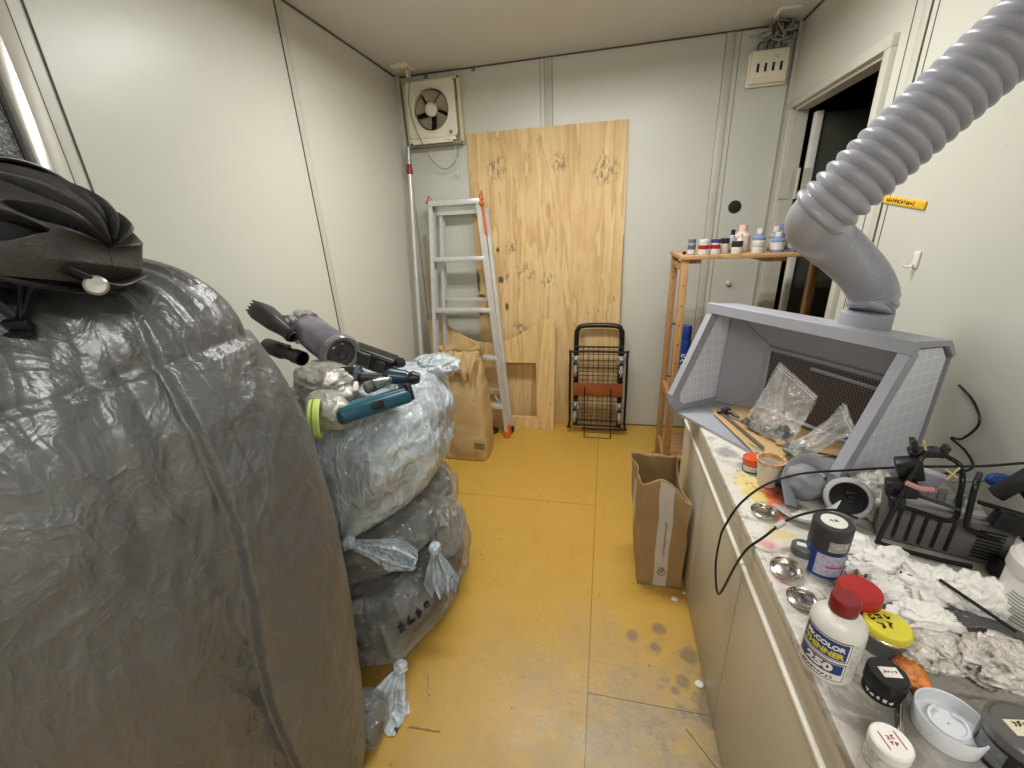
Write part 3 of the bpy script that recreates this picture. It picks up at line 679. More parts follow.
jar('paint_jar', .466, 2.05, ZT, .022, .040, RED, WJ, 'red lidded jar under the dark blue lidded jar on the rack', lab=LAB)
jar('paint_jar', .466, 2.05, ZT+.040, .020, .023, LIDB, WJ, 'dark blue lidded jar stacked on the right red lidded jar', lidh=.6)
jar('paint_jar', .512, 2.085, ZT, .019, .064, LIDK, WJ, 'tall jar with a dark lid right of the red lidded jars', lab=LAB, lidh=.28)
jar('paint_jar', .553, 2.045, ZT, .022, .052, LIDK, WJ, 'squat white jar with a wide dark brown lid on the rack', lab=LAB, lidh=.4)
jar('paint_jar', .636, 2.045, ZT, .024, .048, LIDW, WJ, 'squat cream lidded jar before the clear bottles on the rack', lab=LAB, lidh=.4)
def bottle_s(x, y, r, h, body, cap, label, cat='bottle'):
    J = thing('small_bottle', (x, y, ZT), label, cat, 'small bottles on the rack top')
    MB().lathe([(r*.9, 0), (r, .003), (r, h*.60), (r*.5, h*.74), (r*.42, h*.78)], (x, y, ZT), n=26).build('bottle_body', body, J)
    MB().lathe([(r*.5, h*.77), (r*.5, h-.001), (.001, h)], (x, y, ZT), n=20).build('cap', cap, J)
    MB().lathe([(r*1.012, h*.14), (r*1.012, h*.50)], (x, y, ZT), n=26, cap=False).build('paper_label', LAB, J)
bottle_s(.550, 2.12, .017, .098, GL, BLACK, 'small bottle with a black cap behind the brown lidded jar')
bottle_s(.603, 2.17, .034, .115, PKJ, PKJ, 'plump pale pink bottle among the clear bottles')
bottle_s(.577, 2.10, .016, .080, PKJ, LIDW, 'slim pinkish bottle with a white cap behind the dark lidded jar')
bottle_s(.660, 2.12, .026, .098, GLB, LIDW, 'clear bottle with a white cap just right of the pink bottle')
bottle_s(.716, 2.06, .027, .082, GLB, LIDW, 'clear bottle with a dark printed front near the shelf middle')
bottle_s(.735, 2.15, .028, .104, GL, LIDW, 'taller pale bottle behind the printed clear bottle')
bottle_s(.792, 2.08, .028, .108, GLB, LIDW, 'bluish clear bottle beside the big hose')
bottle_s(.775, 2.20, .030, .112, GLB, GLB, 'pale blue bottle at the back of the rack beside the hose')
jar('paint_jar', .800, 2.035, ZT, .026, .040, LIDK, pm('dark_jar', (40, 38, 40), .3), 'low black jar at the right of the rack top beside the hose', lidh=.4)
tag(MB().lathe([(.006, 0), (.008, .004), (.008, .012), (.001, .014)], (.348, 2.09, ZT), n=16).build('black_bottle_top', BLACK), 'tiny black bottle top at the left end of the rack top', 'bottle top')
S = thing('spray_can', (.415, 2.23, .489), 'blue spray can on the rack shelf behind the paint booth', 'spray can')
MB().lathe([(.030, 0), (.0325, .004), (.0325, .235), (.028, .25)], (.415, 2.23, .489), n=32).build('can_body', BLUEC, S)
MB().lathe([(.030, .248), (.031, .252), (.030, .315), (.027, .32), (.001, .32)], (.415, 2.23, .489), n=32).build('can_cap', BLUEC, S)
text((5,), .034, WHITE, S, frame((.415-.0325*.18, 2.23-.0325*.99, .60), V((.98, -.18, 0)), V((-.18, -.98, 0))) @ Matrix.Rotation(pi/2, 4, 'Z'))
# things on the floor between rack and cabinet
MS = thing('crumpled_wipe', (.47, 1.9, 0), 'pale blue crumpled wipe pack between the rack foot and paper bag', 'wipe pack')
random.seed(2)
def crump(q, d, a=.25, sc=2.2, seed=0):
    w_ = V((noise.noise(d*1.3+V((seed, 5, 1))), noise.noise(d*1.3+V((2, seed, 7))), noise.noise(d*1.3+V((8, 1, seed)))))*.55
    e = d+w_
    n = noise.noise(e*sc*.8+V((seed, 0, 0)))+.35*noise.noise(e*sc*2+V((0, seed, 0)))
    r = 1-abs(noise.noise(e*sc*1.25+V((seed*2, 3, 1))))*2.0
    r2 = 1-abs(noise.noise(e*sc*3.1+V((seed, 9, 1))))*2.0
    return q*(1+a*n*.8+a*.32*(r-.4)+a*.15*(r2-.4))
# ================================================================== WORKBENCH
CABM = pm('cabinet_laminate', (196, 188, 170), .38, vs=3); CABW = pm('white_edge', (232, 228, 216), .35)
t = NT('stained_white_worktop'); base = t.mix(t.noise(3, 4), rgb(214, 210, 202), rgb(228, 224, 216))
gm = t.ramp(t.noise(7, 9, .72, None, .6), [(.50, 0.0), (.72, 1.0)])
base = t.mix(t.math('MULTIPLY', gm, .38), base, rgb(158, 150, 142))
base = t.mix(t.math('MULTIPLY', t.ramp(t.noise(22, 8, .7), [(.60, 0.0), (.66, 1.0)]), .5), base, rgb(70, 66, 64))
def blotch(b, x, y, r, col, k=.85, wob=26, soft=.012): return t.mix(t.math('MULTIPLY', t.near((x-.60, y-.60, .024), r, soft, wob=wob), k), b, rgb(*col))
for a in [(.45, .42, .10, (112, 104, 98), .55, 10, .06), (.38, .38, .07, (150, 142, 134), .5, 16, .03), (.54, .50, .10, (120, 112, 106), .5, 9, .05), (.42, .58, .05, (130, 122, 116), .45, 14, .03), (.44, .49, .04, (96, 90, 86), .5, 24, .02), (.40, .45, .03, (90, 84, 82), .5, 30, .015), (.60, .80, .12, (150, 144, 138), .5, 8, .05), (.372, 1.185, .03, (110, 108, 116), .6, 30), (.40, 1.12, .022, (100, 98, 104), .5, 40),
          (.385, 1.04, .035, (226, 202, 96), .7, 20), (.40, .985, .045, (222, 196, 86), .75, 22), (.43, 1.0, .028, (206, 74, 30), .85, 34), (.445, .975, .030, (150, 44, 20), .85, 34), (.425, .945, .020, (214, 88, 40), .85, 40), (.41, .90, .018, (216, 80, 36), .8, 40),
          (.398, .84, .026, (214, 190, 90), .6, 30), (.36, .80, .016, (206, 70, 70), .6, 60), (.50, .86, .03, (190, 184, 178), .5, 30), (.53, .72, .018, (120, 24, 36), .8, 30), (.352, .70, .014, (190, 70, 110), .4, 80), (.46, .95, .025, (40, 38, 40), .8, 40), (.60, .95, .03, (40, 38, 40), .6, 40)]: base = blotch(base, *a)
gr = t.math('MULTIPLY', t.ramp(t.noise(13, 9, .7, None, 1.8), [(.44, 0.0), (.56, 1.0)]), t.near((-.16, -.14, .024), .22, .14))
base = t.mix(t.math('MULTIPLY', gr, .6), base, rgb(118, 110, 104))
gr2 = t.math('MULTIPLY', t.ramp(t.noise(34, 8, .75, None, .8), [(.56, 0.0), (.60, 1.0)]), t.ramp(t.noise(6, 2), [(.4, 0.0), (.6, 1.0)]))
base = t.mix(t.math('MULTIPLY', gr2, .6), base, rgb(74, 68, 66))
t.set(Base_Color=base, Roughness=.42); t.bump(t.noise(30, 6), .1, .003); TOPM = t.m
ZW = .66; CX = .331; CY0, CY1 = -.42, 1.60
W_ = thing('worktop', (.60, .6, .636), 'long white worktop along the right wall, stained with paint', 'worktop')
MB().box(((CX+XR-.003)/2, (CY0+CY1)/2, ZW-.012), (XR-.003-CX, CY1-CY0, .024), bev=.003).build('top_slab', TOPM, W_)
MB().box((CX+.011, (CY0+CY1)/2, .606), (.018, CY1-CY0-.004, .060), bev=.002).build('front_rail', CABM, W_)
def cabinet(y0, y1, doors, label):
    c = thing('base_cabinet', ((CX+XR)/2, (y0+y1)/2, 0), label, 'cabinet', 'base cabinets under the worktop')
    MB().box(((CX+.022+XR-.004)/2, (y0+y1)/2, .29), (XR-.004-CX-.022, y1-y0-.002, .572), bev=.002).build('carcass', CABM, c)
    MB().box((CX+.006, (y0+y1)/2, .5685), (.022, y1-y0-.002, .012), bev=.004, seg=3).build('handle_strip', CABW, c)
    w_ = (y1-y0)/doors
    for k in range(doors):
        MB().box((CX+.011, y0+w_*(k+.5), .284), (.020, w_-.003, .556), bev=.0015).build('door', CABM, c)
cabinet(.8265, 1.60, 2, 'beige base cabinet under the worktop, the one farther from the camera by the paper bag')
cabinet(.0035, .8255, 1, 'beige base cabinet under the worktop in the middle of the bench front')
cabinet(-.42, .0025, 1, 'beige base cabinet under the worktop at the near end')

# ------------------------------------------------------------------ paint booth
th = .5777; A0 = V((.252, 1.475, 0)); DD = V((sin(th), -cos(th), 0)); NN = V((cos(th), sin(th), 0))
def W(w, b, z): return A0+DD*w+NN*b+V((0, 0, z))
BW = .588
PB = thing('paint_booth', tuple(W(.3, .12, ZW+.001)), 'grey paint spray booth with gridded side wings and mesh back on the worktop', 'spray booth')
MB().prism([(0, .0), (BW, .0), (BW, .30), (0, .30)], W(0, 0, ZW+.001), DD, NN, (0, 0, 1), .009).build('base_plate', BOOTH, PB)
side = [(.0, .672), (-.022, .705), (-.020, .738), (.124, 1.030), (.138, 1.043), (.262, 1.030), (.305, .99), (.305, .672)]
t = NT('gridded_acrylic'); cx_ = t.new('ShaderNodeTexCoord'); mp = t.new('ShaderNodeMapping'); mp.inputs['Rotation'].default_value = (0, 0, 0); t.lk(cx_.outputs['UV'], mp.inputs[0])
sxyz = t.sep(mp.outputs[0])
def gl(o): return t.math('LESS_THAN', t.math('ABSOLUTE', t.math('SUBTRACT', t.math('FRACT', t.math('MULTIPLY', o, 1/.0335)), .5)), .035)
gm = t.math('MAXIMUM', gl(sxyz[0]), gl(sxyz[1]))
t.set(Base_Color=t.mix(gm, rgb(224, 225, 238), rgb(250, 250, 252)), Roughness=.35); GRID = t.m
def wing(w0, s, name):
    """s=+1 inner face on +w side. frame bars along the slanted front edge, gridded panel between"""
    p = MB().prism([(.02, .68), (.0, .735), (.140, 1.022), (.255, 1.012), (.285, .98), (.285, .68)], W(w0-.004, 0, 0), NN, (0, 0, 1), DD, .008)
    o = p.build('light_panel', GRID, PB)
    uv = o.data.uv_layers.new(name='UVMap'); o_inv = V(PB.location)
    for lp_ in o.data.loops:
        q = o.data.vertices[lp_.vertex_index].co+o_inv-A0; uv.data[lp_.index].uv = (q.dot(NN)+q.z*.12, q.z)
    # front bar following the slanted front edge
    fb = MB(); path = [(-.002, .672), (-.020, .700), (-.022, .735), (.124, 1.032)]; inner = [(.040, .684), (.016, .706), (.012, .735), (.150, 1.010)]
    poly = path+inner[::-1]
    fb.prism(poly, W(w0-.012, 0, 0), NN, (0, 0, 1), DD, .024); fb.build('front_bar', BOOTH, PB, 25)
wing(.012, 1, 'l'); wing(BW-.012, -1, 'r')
for w0 in (0, BW-.022): MB().prism([(-.002, .669), (.30, .669), (.30, .688), (.012, .688)], W(w0, 0, 0), NN, (0, 0, 1), DD, .022).build('sill_bar', BOOTH, PB)
MB().prism([(.118, 1.020), (.124, 1.046), (.262, 1.030), (.30, .99), (.292, .984), (.256, 1.018), (.140, 1.028), (.140, 1.014)], W(-.002, 0, 0), NN, (0, 0, 1), DD, BW+.004).build('hood_top', BOOTH, PB, 20)
MB().prism([(.118, 1.016), (.121, 1.046), (.136, 1.048), (.136, 1.016)], W(-.004, -.004, 0), NN, (0, 0, 1), DD, BW+.008).build('hood_front_bar', BOOTH, PB)
# inner funnel from the wings to the mesh back
bw0, bw1, bz0, bz1, bb = .150, .545, .690, .905, .262
def quad(m, a, b, c, d, th=.003):
    n = (V(b)-V(a)).cross(V(d)-V(a)).normalized()*th; q = [V(a), V(b), V(c), V(d)]; return m.add(q+[p+n for p in q], [(0, 1, 2, 3), (7, 6, 5, 4), (0, 4, 5, 1), (1, 5, 6, 2), (2, 6, 7, 3), (3, 7, 4, 0)])
m = MB()
quad(m, W(.020, .19, .672), W(bw0, bb, .672), W(bw0, bb, bz1), W(.020, .215, 1.015))
quad(m, W(BW-.020, .19, .672), W(bw1, bb, .672), W(bw1, bb, bz1), W(BW-.020, .215, 1.015))
quad(m, W(.020, .215, 1.015), W(BW-.020, .215, 1.015), W(bw1, bb, bz1), W(bw0, bb, bz1))
quad(m, W(.020, .130, 1.018), W(BW-.020, .130, 1.018), W(BW-.020, .216, 1.014), W(.020, .216, 1.014))
quad(m, W(.004, .30, .672), W(BW-.004, .30, .672), W(BW-.004, .30, 1.0), W(.004, .30, 1.0))
m.build('inner_funnel', BOOTH, PB, 20)
t = NT('honeycomb_mesh'); mxyz = t.new('ShaderNodeTexCoord'); vr = t.new('ShaderNodeTexVoronoi', feature='DISTANCE_TO_EDGE'); vr.inputs['Scale'].default_value = 130; vr.inputs['Randomness'].default_value = .12
t.lk(mxyz.outputs['UV'], vr.inputs['Vector']); t.set(Base_Color=t.ramp(vr.outputs['Distance'], [(.13, rgb(124, 112, 108)), (.2, rgb(30, 24, 22))]), Roughness=.5, Metallic=.2); MESHM = t.m
o = quad(MB(), W(bw0+.012, bb-.004, bz0), W(bw1-.012, bb-.004, bz0), W(bw1-.012, bb-.004, bz1-.01), W(bw0+.012, bb-.004, bz1-.01)).build('mesh_screen', MESHM, PB)
uv = o.data.uv_layers.new(name='UVMap')
for lp_ in o.data.loops:
    q = o.data.vertices[lp_.vertex_index].co+V(PB.location)-A0; uv.data[lp_.index].uv = (q.dot(DD), q.z)
m = MB()
for (a, b) in [((bw0, bz0), (bw1, bz0)), ((bw0, bz1-.004), (bw1, bz1-.004)), ((bw0+.006, bz0), (bw0+.006, bz1)), ((bw1-.006, bz0), (bw1-.006, bz1))]:
    m.tube([W(a[0], bb-.008, a[1]), W(b[0], bb-.008, b[1])], .007, 4)
m.tube([W(.30, bb-.012, bz1-.030), W(.50, bb-.012, bz1-.034)], .006, 4)
m.build('screen_frame', BOOTH, PB)
CPp = W(.418, .236, 1.0)
MB().lathe([(.054, .0), (.054, .026), (.056, .030), (.056, .070), (.052, .072), (.045, .072)], CPp, n=48).lathe([(.059, .018), (.059, .026), (.052, .026)], CPp, n=40, cap=False).build('duct_collar', BOOTH, PB)
# ------------------------------------------------------------------ hose
H_ = thing('exhaust_hose', tuple(CPp+V((0, 0, .07))), 'thick grey ribbed exhaust hose rising from the booth toward the upper right', 'hose')
p_low = [CPp+V((0, 0, .074)), V((.689, 1.262, 1.105)), V((.645, 1.243, 1.165)), V((.565, 1.195, 1.225)), V((.500, 1.145, 1.262)), V((.455, 1.105, 1.290))]
p_hi = [V((.440, 1.06, 1.292)), V((.425, 1.035, 1.318)), V((.445, 1.045, 1.338)), V((.482, 1.046, 1.374)), V((.538, 1.040, 1.440)), V((.601, 1.036, 1.511)), V((.656, 1.032, 1.572)), V((.711, 1.030, 1.630)), V((.765, 1.04, 1.69)), V((.815, 1.05, 1.715)), V((.868, 1.055, 1.722))]
def ribbed(path, r, pitch, amp, name, m_, wav=1.0, n=44, sub=8, lim=None):
    P_ = spline(path, 24); L = [0]
    for a, b in zip(P_, P_[1:]): L.append(L[-1]+(b-a).length)
    tot = L[-1]; N = int(tot/pitch*sub); pts = []; rs = []; j = 0
    for i in range(N+1):
        s_ = tot*i/N
        while j < len(L)-2 and L[j+1] < s_: j += 1
        k = (s_-L[j])/max(1e-9, L[j+1]-L[j]); pts.append(P_[j].lerp(P_[j+1], k))
        ph = (s_/pitch) % 1; rs.append(r+amp*(abs(sin(pi*ph))**.85*2-1)*wav)
    return MB().tube(pts, rs, n).build(name, m_, H_, 60)
ribbed(p_low, .0500, .0105, .0034, 'fine_ribbed_section', HOSE, sub=8)
cuff = spline([V((.500, 1.145, 1.262)), V((.466, 1.112, 1.283)), V((.444, 1.085, 1.300)), V((.440, 1.068, 1.316)), V((.455, 1.056, 1.340))], 6)
MB().tube(cuff, [.052]*4+[.054]*3+[.056]*(len(cuff)-7), 48).build('elbow_cuff', HOSE, H_, 60)
ribbed([V((.436, 1.068, 1.316)), V((.455, 1.056, 1.340))]+p_hi[3:], .0590, .0225, .0052, 'wide_ribbed_section', HOSE, sub=12, n=56)
MB().lathe([(.075, 0), (.085, .002), (.085, .008), (.06, .010)], (XR, 1.055, 1.722), (-1, 0, 0), 40, cap=False).build('wall_flange', HOSE, H_)
# ------------------------------------------------------------------ things inside / before the booth
t = NT('cardboard'); t.set(Base_Color=t.mix(t.noise(3, 6), rgb(196, 162, 112), rgb(208, 176, 126)), Roughness=.7); t.bump(t.noise(60, 4), .08, .002); CARD = t.m
ZB = ZW+.0105
cbd = MB().prism([(.387, 1.478), (.545, 1.555), (.735, 1.22), (.60, 1.17), (.492, 1.150), (.437, 1.245)], (0, 0, ZB), (1, 0, 0), (0, 1, 0), (0, 0, 1), .004)
tag(cbd.build('cardboard_sheet', CARD), 'large flat cardboard sheet lying inside the spray booth', 'cardboard')
cbd = MB().prism([(-.10, -.055), (.09, -.06), (.10, .05), (-.08, .06)], (.625, 1.245, ZB+.012), V((.9, -.3, 0)).normalized(), V((.3, .9, .05)).normalized(), (0, 0, 1), .003)
tag(cbd.build('cardboard_piece', CARD), 'smaller cardboard piece lying on the large sheet at the booth front', 'cardboard')
def stick(a, b, r, m, name, lab, cat='stick', flat=.5): return tag(MB().tube([a, b], r, 8, flat=flat).build(name, m), lab, cat)
stick((.392, 1.435, ZB+.008), (.445, 1.165, ZB+.008), .006, STICK, 'wooden_strip', 'pale wooden strip on the booth edge beside the tweezers', 'wooden strip')
stick((.410, 1.452, ZB+.010), (.47, 1.195, ZB+.012), .006, pm('grey_ruler', (136, 132, 128), .3, .6), 'steel_ruler', 'narrow grey steel ruler on the cardboard next to the wooden strip', 'ruler')
stick((.56, 1.185, ZB+.022), (.67, 1.255, ZB+.022), .0025, STICK, 'thin_skewer', 'thin pale skewer lying across the small cardboard piece', 'skewer')
stick((.425, 1.56, ZB+.002), (.455, 1.60, .76), .004, STICK, 'leaning_skewer', 'pale wooden skewer leaning on the inner left side of the booth', 'skewer')
TW = thing('pink_handled_knife', (.50, 1.31, ZB), 'slim craft knife with a magenta handle on the cardboard', 'craft knife')
MB().tube([(.462, 1.372, ZB+.011), (.520, 1.270, ZB+.011)], [.005, .0045], 10).build('handle', pm('magenta_handle', (110, 30, 74), .4), TW)
MB().tube([(.520, 1.270, ZB+.011), (.545, 1.238, ZB+.010)], [.004, .002], 8).build('blade', STEEL, TW); MB().tube([(.462, 1.372, ZB+.011), (.425, 1.425, ZB+.012)], [.003, .002], 8).build('shank', STEEL, TW)
AB = thing('airbrush_clamp', (.425, 1.42, ZB), 'small dark metal clamp at the far end of the ruler', 'clamp')
MB().tube([(.40, 1.44, ZB+.012), (.44, 1.42, ZB+.02), (.455, 1.395, ZB+.012)], .007, 10).box((.425, 1.43, ZB+.022), (.03, .02, .018), (0, 0, .5), bev=.004).build('clamp_body', DGREY, AB)
# zip bags with small clear pots
CLR = film('clear_zip_film', (236, 234, 230), .20, .10, 9, .6); POT = pm('grey_pots', (122, 128, 124), .16, .35, var=.35, vs=45)
def zipbag(name, bl, br, tr, tl, mid, lab, seed, npot, pinch=.0):
    bl, br, tr, tl = map(V, (bl, br, tr, tl)); base = (bl+br)/2
    Z = thing(name, (base.x, base.y, ZB), lab, 'zip bag', 'clear zip bags in the booth')
    nrm = (br-bl).cross(tl-bl).normalized(); nrm = nrm if nrm.dot(V((-.6, -.7, .3))) > 0 else -nrm
    def surf(u, v, s):
        a = bl.lerp(br, u); b = tl.lerp(tr, u); q = a.lerp(b, v)
        c_ = (bl+br+tr+tl)/4; k = pinch*sin(pi*v); q = q.lerp((base.lerp((tl+tr)/2, v)), k)
        q = q+nrm*s*(.022*sin(pi*min(1, u+.001))*max(0, 1-v*1.2)+.0025)
        n = noise.noise(V((u*3+seed, v*3, s*2)))*.012+noise.noise(V((u*8+v*3+seed, v*3, s)))*.006+.004*(1-2*abs(noise.noise(V((u*6-v*5, v*4+seed, s)))))
        q = q+nrm*n*min(1, v*3+.3); q.z = max(q.z, ZB+.006); return q
    for s in (1, -1): MB().grid(lambda u, v, s=s: surf(u, v, s), 44, 44).build('bag_film', CLR, Z, 180)
    for v0, r in ((.93, .0018), (.97, .0013)): MB().tube([surf(k/20, v0, 1) for k in range(21)], r, 6).build('zip_strip', pm('zip_white', (214, 212, 208), .3), Z)
    random.seed(seed)
    for k in range(npot):
        u = random.uniform(.08, .92); v = random.random()*.24
        c = surf(u, v, 0)+nrm*random.uniform(-.010, .010); c.z = max(c.z, ZB+.018+random.random()*.012)
        d = V((random.uniform(-1, 1), random.uniform(-1, 1), random.uniform(-1, 1))).normalized()
        MB().lathe([(.001, 0), (.008, 0), (.010, .013), (.0115, .013), (.0115, .017), (.001, .018)], c-d*.008, d, 14).build('pot', POT, Z)
zipbag('zip_bag', (.462, 1.352, .680), (.548, 1.205, .682), (.611, 1.253, .826), (.545, 1.374, .890), 0, 'clear zip bag of small grey pots standing against the booth mesh', 3, 20)
zipbag('zip_bag', (.510, 1.180, .690), (.550, 1.105, .690), (.644, 1.095, .785), (.640, 1.175, .842), 0, 'shorter crumpled clear zip bag of pots, right of the tall one', 8, 14, .35)
# ------------------------------------------------------------------ worktop things, far to near
def cyl_label(J, c, r, z0, z1, m, a0=0, a1=2*pi, name='paper_label'):
    def fn(u, v):
        a = a0+(a1-a0)*u; return V((c[0]+r*cos(a), c[1]+r*sin(a), z0+(z1-z0)*v))
    return MB().grid(fn, 36, 1).build(name, m, J, 180)
def tocam(c): return math.atan2(-c[1], -c[0])
J = thing('glue_jar', (.412, 1.098, ZW), 'small dark jar with an orange lid beside the measuring cup', 'jar')
MB().lathe([(.019, 0), (.022, .002), (.022, .026)], (.412, 1.098, ZW)).build('jar_body', pm('dark_brown_jar', (48, 42, 40), .3), J); cyl_label(J, (.412, 1.098), .0224, ZW+.006, ZW+.022, LAB, tocam((.412, 1.098))-1, tocam((.412, 1.098))+1)
MB().lathe([(.023, .024), (.0235, .026), (.0235, .042), (.021, .044), (.001, .044)], (.412, 1.098, ZW), n=36).build('lid', ORANGE, J)
J = thing('measuring_cup', (.432, 1.035, ZW), 'translucent measuring cup with an orange-stained rim on the worktop', 'cup')
CUPM = NT('stained_cup'); z_ = CUPM.sep(); CUPM.set(Base_Color=CUPM.mix(CUPM.math('MULTIPLY', CUPM.math('GREATER_THAN', z_[2], .064), CUPM.ramp(CUPM.noise(90, 3), [(.4, 0.0), (.55, 1.0)])), rgb(232, 222, 208), rgb(216, 156, 90)), Roughness=.4, Alpha=.85)
MB().lathe([(.001, .002), (.022, .002), (.031, .074), (.034, .075), (.034, .0765), (.0295, .076), (.0205, .004), (.001, .004)], (.432, 1.035, ZW), n=44, cap=False).build('cup_wall', CUPM.m, J, 50)
def dish(x, y, r, h, lab, tilt=(0, 0, 1), z=ZW, name='metal_lid'):
    return tag(MB().lathe([(r*.62, .004), (r*.70, .0035), (r*.86, .001), (r*.92, .001), (r, h), (r*1.04, h+.001), (r*1.04, h-.002), (r*.94, -.0002+.0004), (.001, .0004)][::-1]+[(.001, .004)], (x, y, z+.0005), tilt, 44, cap=False).build(name, STEEL, None, 50), lab, 'metal lid', 'metal tin lids')
dish(.385, .905, .027, .008, 'shiny round metal lid farthest from the camera, near the orange paint stains')
dish(.366, .722, .026, .009, 'shiny metal lid leaning upside down beside the small grey jar', (-.1, -.12, 1), ZW+.003)
dish(.371, .655, .025, .006, 'dull flat metal lid just behind the white thinner bottle')
J = thing('small_paint_jar', (.402, .752, ZW), 'small clear jar with a grey lid beside the tall dark-capped can', 'jar')
MB().lathe([(.016, 0), (.019, .002), (.019, .026), (.015, .030)], (.402, .752, ZW)).build('jar_body', pm('milky_jar', (196, 192, 186), .2), J); cyl_label(J, (.402, .752), .0193, ZW+.005, ZW+.023, LAB, -pi, pi)
MB().lathe([(.0195, .028), (.020, .030), (.020, .045), (.018, .047), (.001, .047)], (.402, .752, ZW), n=32).build('lid', pm('olive_grey_lid', (88, 92, 88), .4), J)
MB().box((.402, .752, ZW+.0475), (.022, .010, .001), (0, 0, -.3)).build('lid_sticker', WHITE, J)
J = thing('primer_can', (.438, .745, ZW), 'tall can with a dark grey cap and blue and pink printed label', 'can'); c = (.438, .745)
MB().lathe([(.030, 0), (.032, .002), (.032, .066)], (c[0], c[1], ZW), n=40).build('can_body', pm('clear_can_grey', (170, 170, 176), .3), J)
MB().lathe([(.0325, .062), (.033, .064), (.033, .112), (.031, .115), (.001, .115)], (c[0], c[1], ZW), n=44).build('cap', DGREY, J)
MB().lathe([(.021, .115), (.021, .1165), (.001, .1165)], (c[0], c[1], ZW), n=32).build('cap_sticker', WHITE, J)
a = tocam(c); cyl_label(J, c, .0324, ZW+.004, ZW+.064, BLUE, a-2.4, a+2.4); cyl_label(J, c, .0327, ZW+.010, ZW+.058, pm('lilac_print', (190, 184, 204), .4, var=.25, vs=120), a-.35, a+1.2, 'label_panel')
cyl_label(J, c, .0332, ZW+.068, ZW+.090, pm('cap_print', (170, 166, 160), .4, var=.35, vs=140), a+.1, a+1.1, 'cap_label')
cyl_label(J, c, .0329, ZW+.030, ZW+.034, pm('pink_print', (190, 70, 120), .4), a+.2, a+1.1, 'pink_line')
text((2,), .009, pm('navy_print', (50, 56, 110), .5), J, frame((c[0], c[1], ZW+.1168), (1, .2, 0), (0, 0, 1)))
# respirator mask
MG = pm('mask_grey', (132, 134, 140), .5); MGL = pm('mask_light_grey', (178, 178, 180), .5)
M_ = thing('respirator_mask', (.50, .90, ZW), 'grey respirator mask with wide straps and a black filter disc', 'mask')
def mk(q, d): return q*(1+.12*noise.noise(d*2.5)-.25*max(0, d.x)*abs(d.z))
MB().blob((.495, .995, ZW+.042), (.050, .052, .042), 40, 26, mk, (0, .3, .4)).build('face_cup', MG, M_, 180)
def strap(pts, wd, m, nm='strap'):
    P_ = spline(pts, 8); MB().tube(P_, wd, 10, flat=.16, up=(.3, .2, 1)).build(nm, m, M_, 60)
strap([(.45, .93, ZW+.012), (.455, .985, ZW+.06), (.50, 1.02, ZW+.088), (.55, 1.0, ZW+.075), (.575, .95, ZW+.03)], .017, MG)
strap([(.415, .93, ZW+.012), (.445, .885, ZW+.010), (.49, .88, ZW+.016), (.54, .93, ZW+.05), (.55, .98, ZW+.06)], .013, MGL)
MB().lathe([(.042, 0), (.046, .004), (.046, .018), (.042, .024), (.036, .026), (.034, .020)], (.558, .925, ZW+.050), (-.40, -.75, .45), 44, cap=False).build('filter_ring', MGL, M_)
MB().lathe([(.001, .020), (.020, .0215), (.0335, .0235), (.036, .0), (.001, .0)], (.558, .925, ZW+.050), (-.40, -.75, .45), 40).build('filter_disc', pm('filter_black', (7, 7, 8), .45, Specular_IOR_Level=.15), M_)
for k in range(3): MB().box((.549+.006*k, .906, ZW+.076-.012*k), (.020, .004, .004), (0, .3, .4)).build('filter_vent', DGREY, M_)
BR = thing('blue_rag', (.475, 1.02, ZW), 'dark blue and white crumpled rag behind the respirator mask', 'rag')
MB().blob((.470, 1.022, ZW+.022), (.055, .020, .020), 40, 20, lambda q, d: crump(q, d, .4, 2.5, 4), (0, 0, -.5)).build('cloth', pm('blue_rag_cloth', (36, 62, 110), .6, var=.4, vs=30), BR, 180)
BK = tag(MB().blob((.60, 1.03, ZW+.012), (.10, .035, .012), 40, 16, lambda q, d: crump(q, d, .3, 2, 9), (0, 0, .15)).build('black_plastic_scrap', pm('scrap_black', (40, 38, 42), .35), None, 180), 'crumpled black plastic scrap below the booth front edge', 'plastic scrap')
# tissues and bags
t = NT('tissue'); t.set(Base_Color=t.mix(t.noise(6, 5), rgb(238, 235, 230), rgb(248, 246, 242)), Roughness=.8); t.bump(t.noise(55, 5, .6, None, 1.2), .5, .006); TISS = t.m
def tissue(x, y, z, rx, ry, rz_, seed, lab, m=None, name='crumpled_tissue', cat='tissue', g='crumpled tissues on the worktop', rot=0, a=.5, sc=2.4, mat2=None):
    o = MB().blob((0, 0, 0), (rx, ry, rz_), 84, 46, lambda q, d: crump(q, d, a, sc, seed)).build(name, m or TISS, None, 180)
    o.location = (x, y, z); o.rotation_euler = (0, 0, rot); return tag(o, lab, cat, g)
WB = film('milky_bag_film', (222, 216, 208), .72, .3, 14, .7)
MBG = 'crumpled plastic bags on the worktop'
tissue(.625, .945, ZW+.050, .048, .060, .050, 31, 'milky plastic bag with an orange stain between the mask and wire rack', WB, 'milky_plastic_bag', 'plastic bag', MBG, a=.35)
tissue(.505, .800, ZW+.022, .040, .030, .022, 11, 'white crumpled tissue just right of the primer can')
tissue(.548, .752, ZW+.024, .048, .032, .024, 12, 'white crumpled tissue between the primer can and wire rack base')
tissue(.512, .690, ZW+.020, .036, .026, .019, 13, 'small white tissue right of the yellow lidded tin')
tissue(.580, .690, ZW+.034, .050, .036, .032, 14, 'large ruffled white tissue in front of the wire rack', sc=2.8)
tissue(.640, .680, ZW+.034, .040, .036, .034, 15, 'large ruffled white tissue nearest the white tub', sc=3)
tissue(.545, .632, ZW+.020, .046, .030, .020, 16, 'flattened white tissue below the large ruffled ones', sc=2.4)
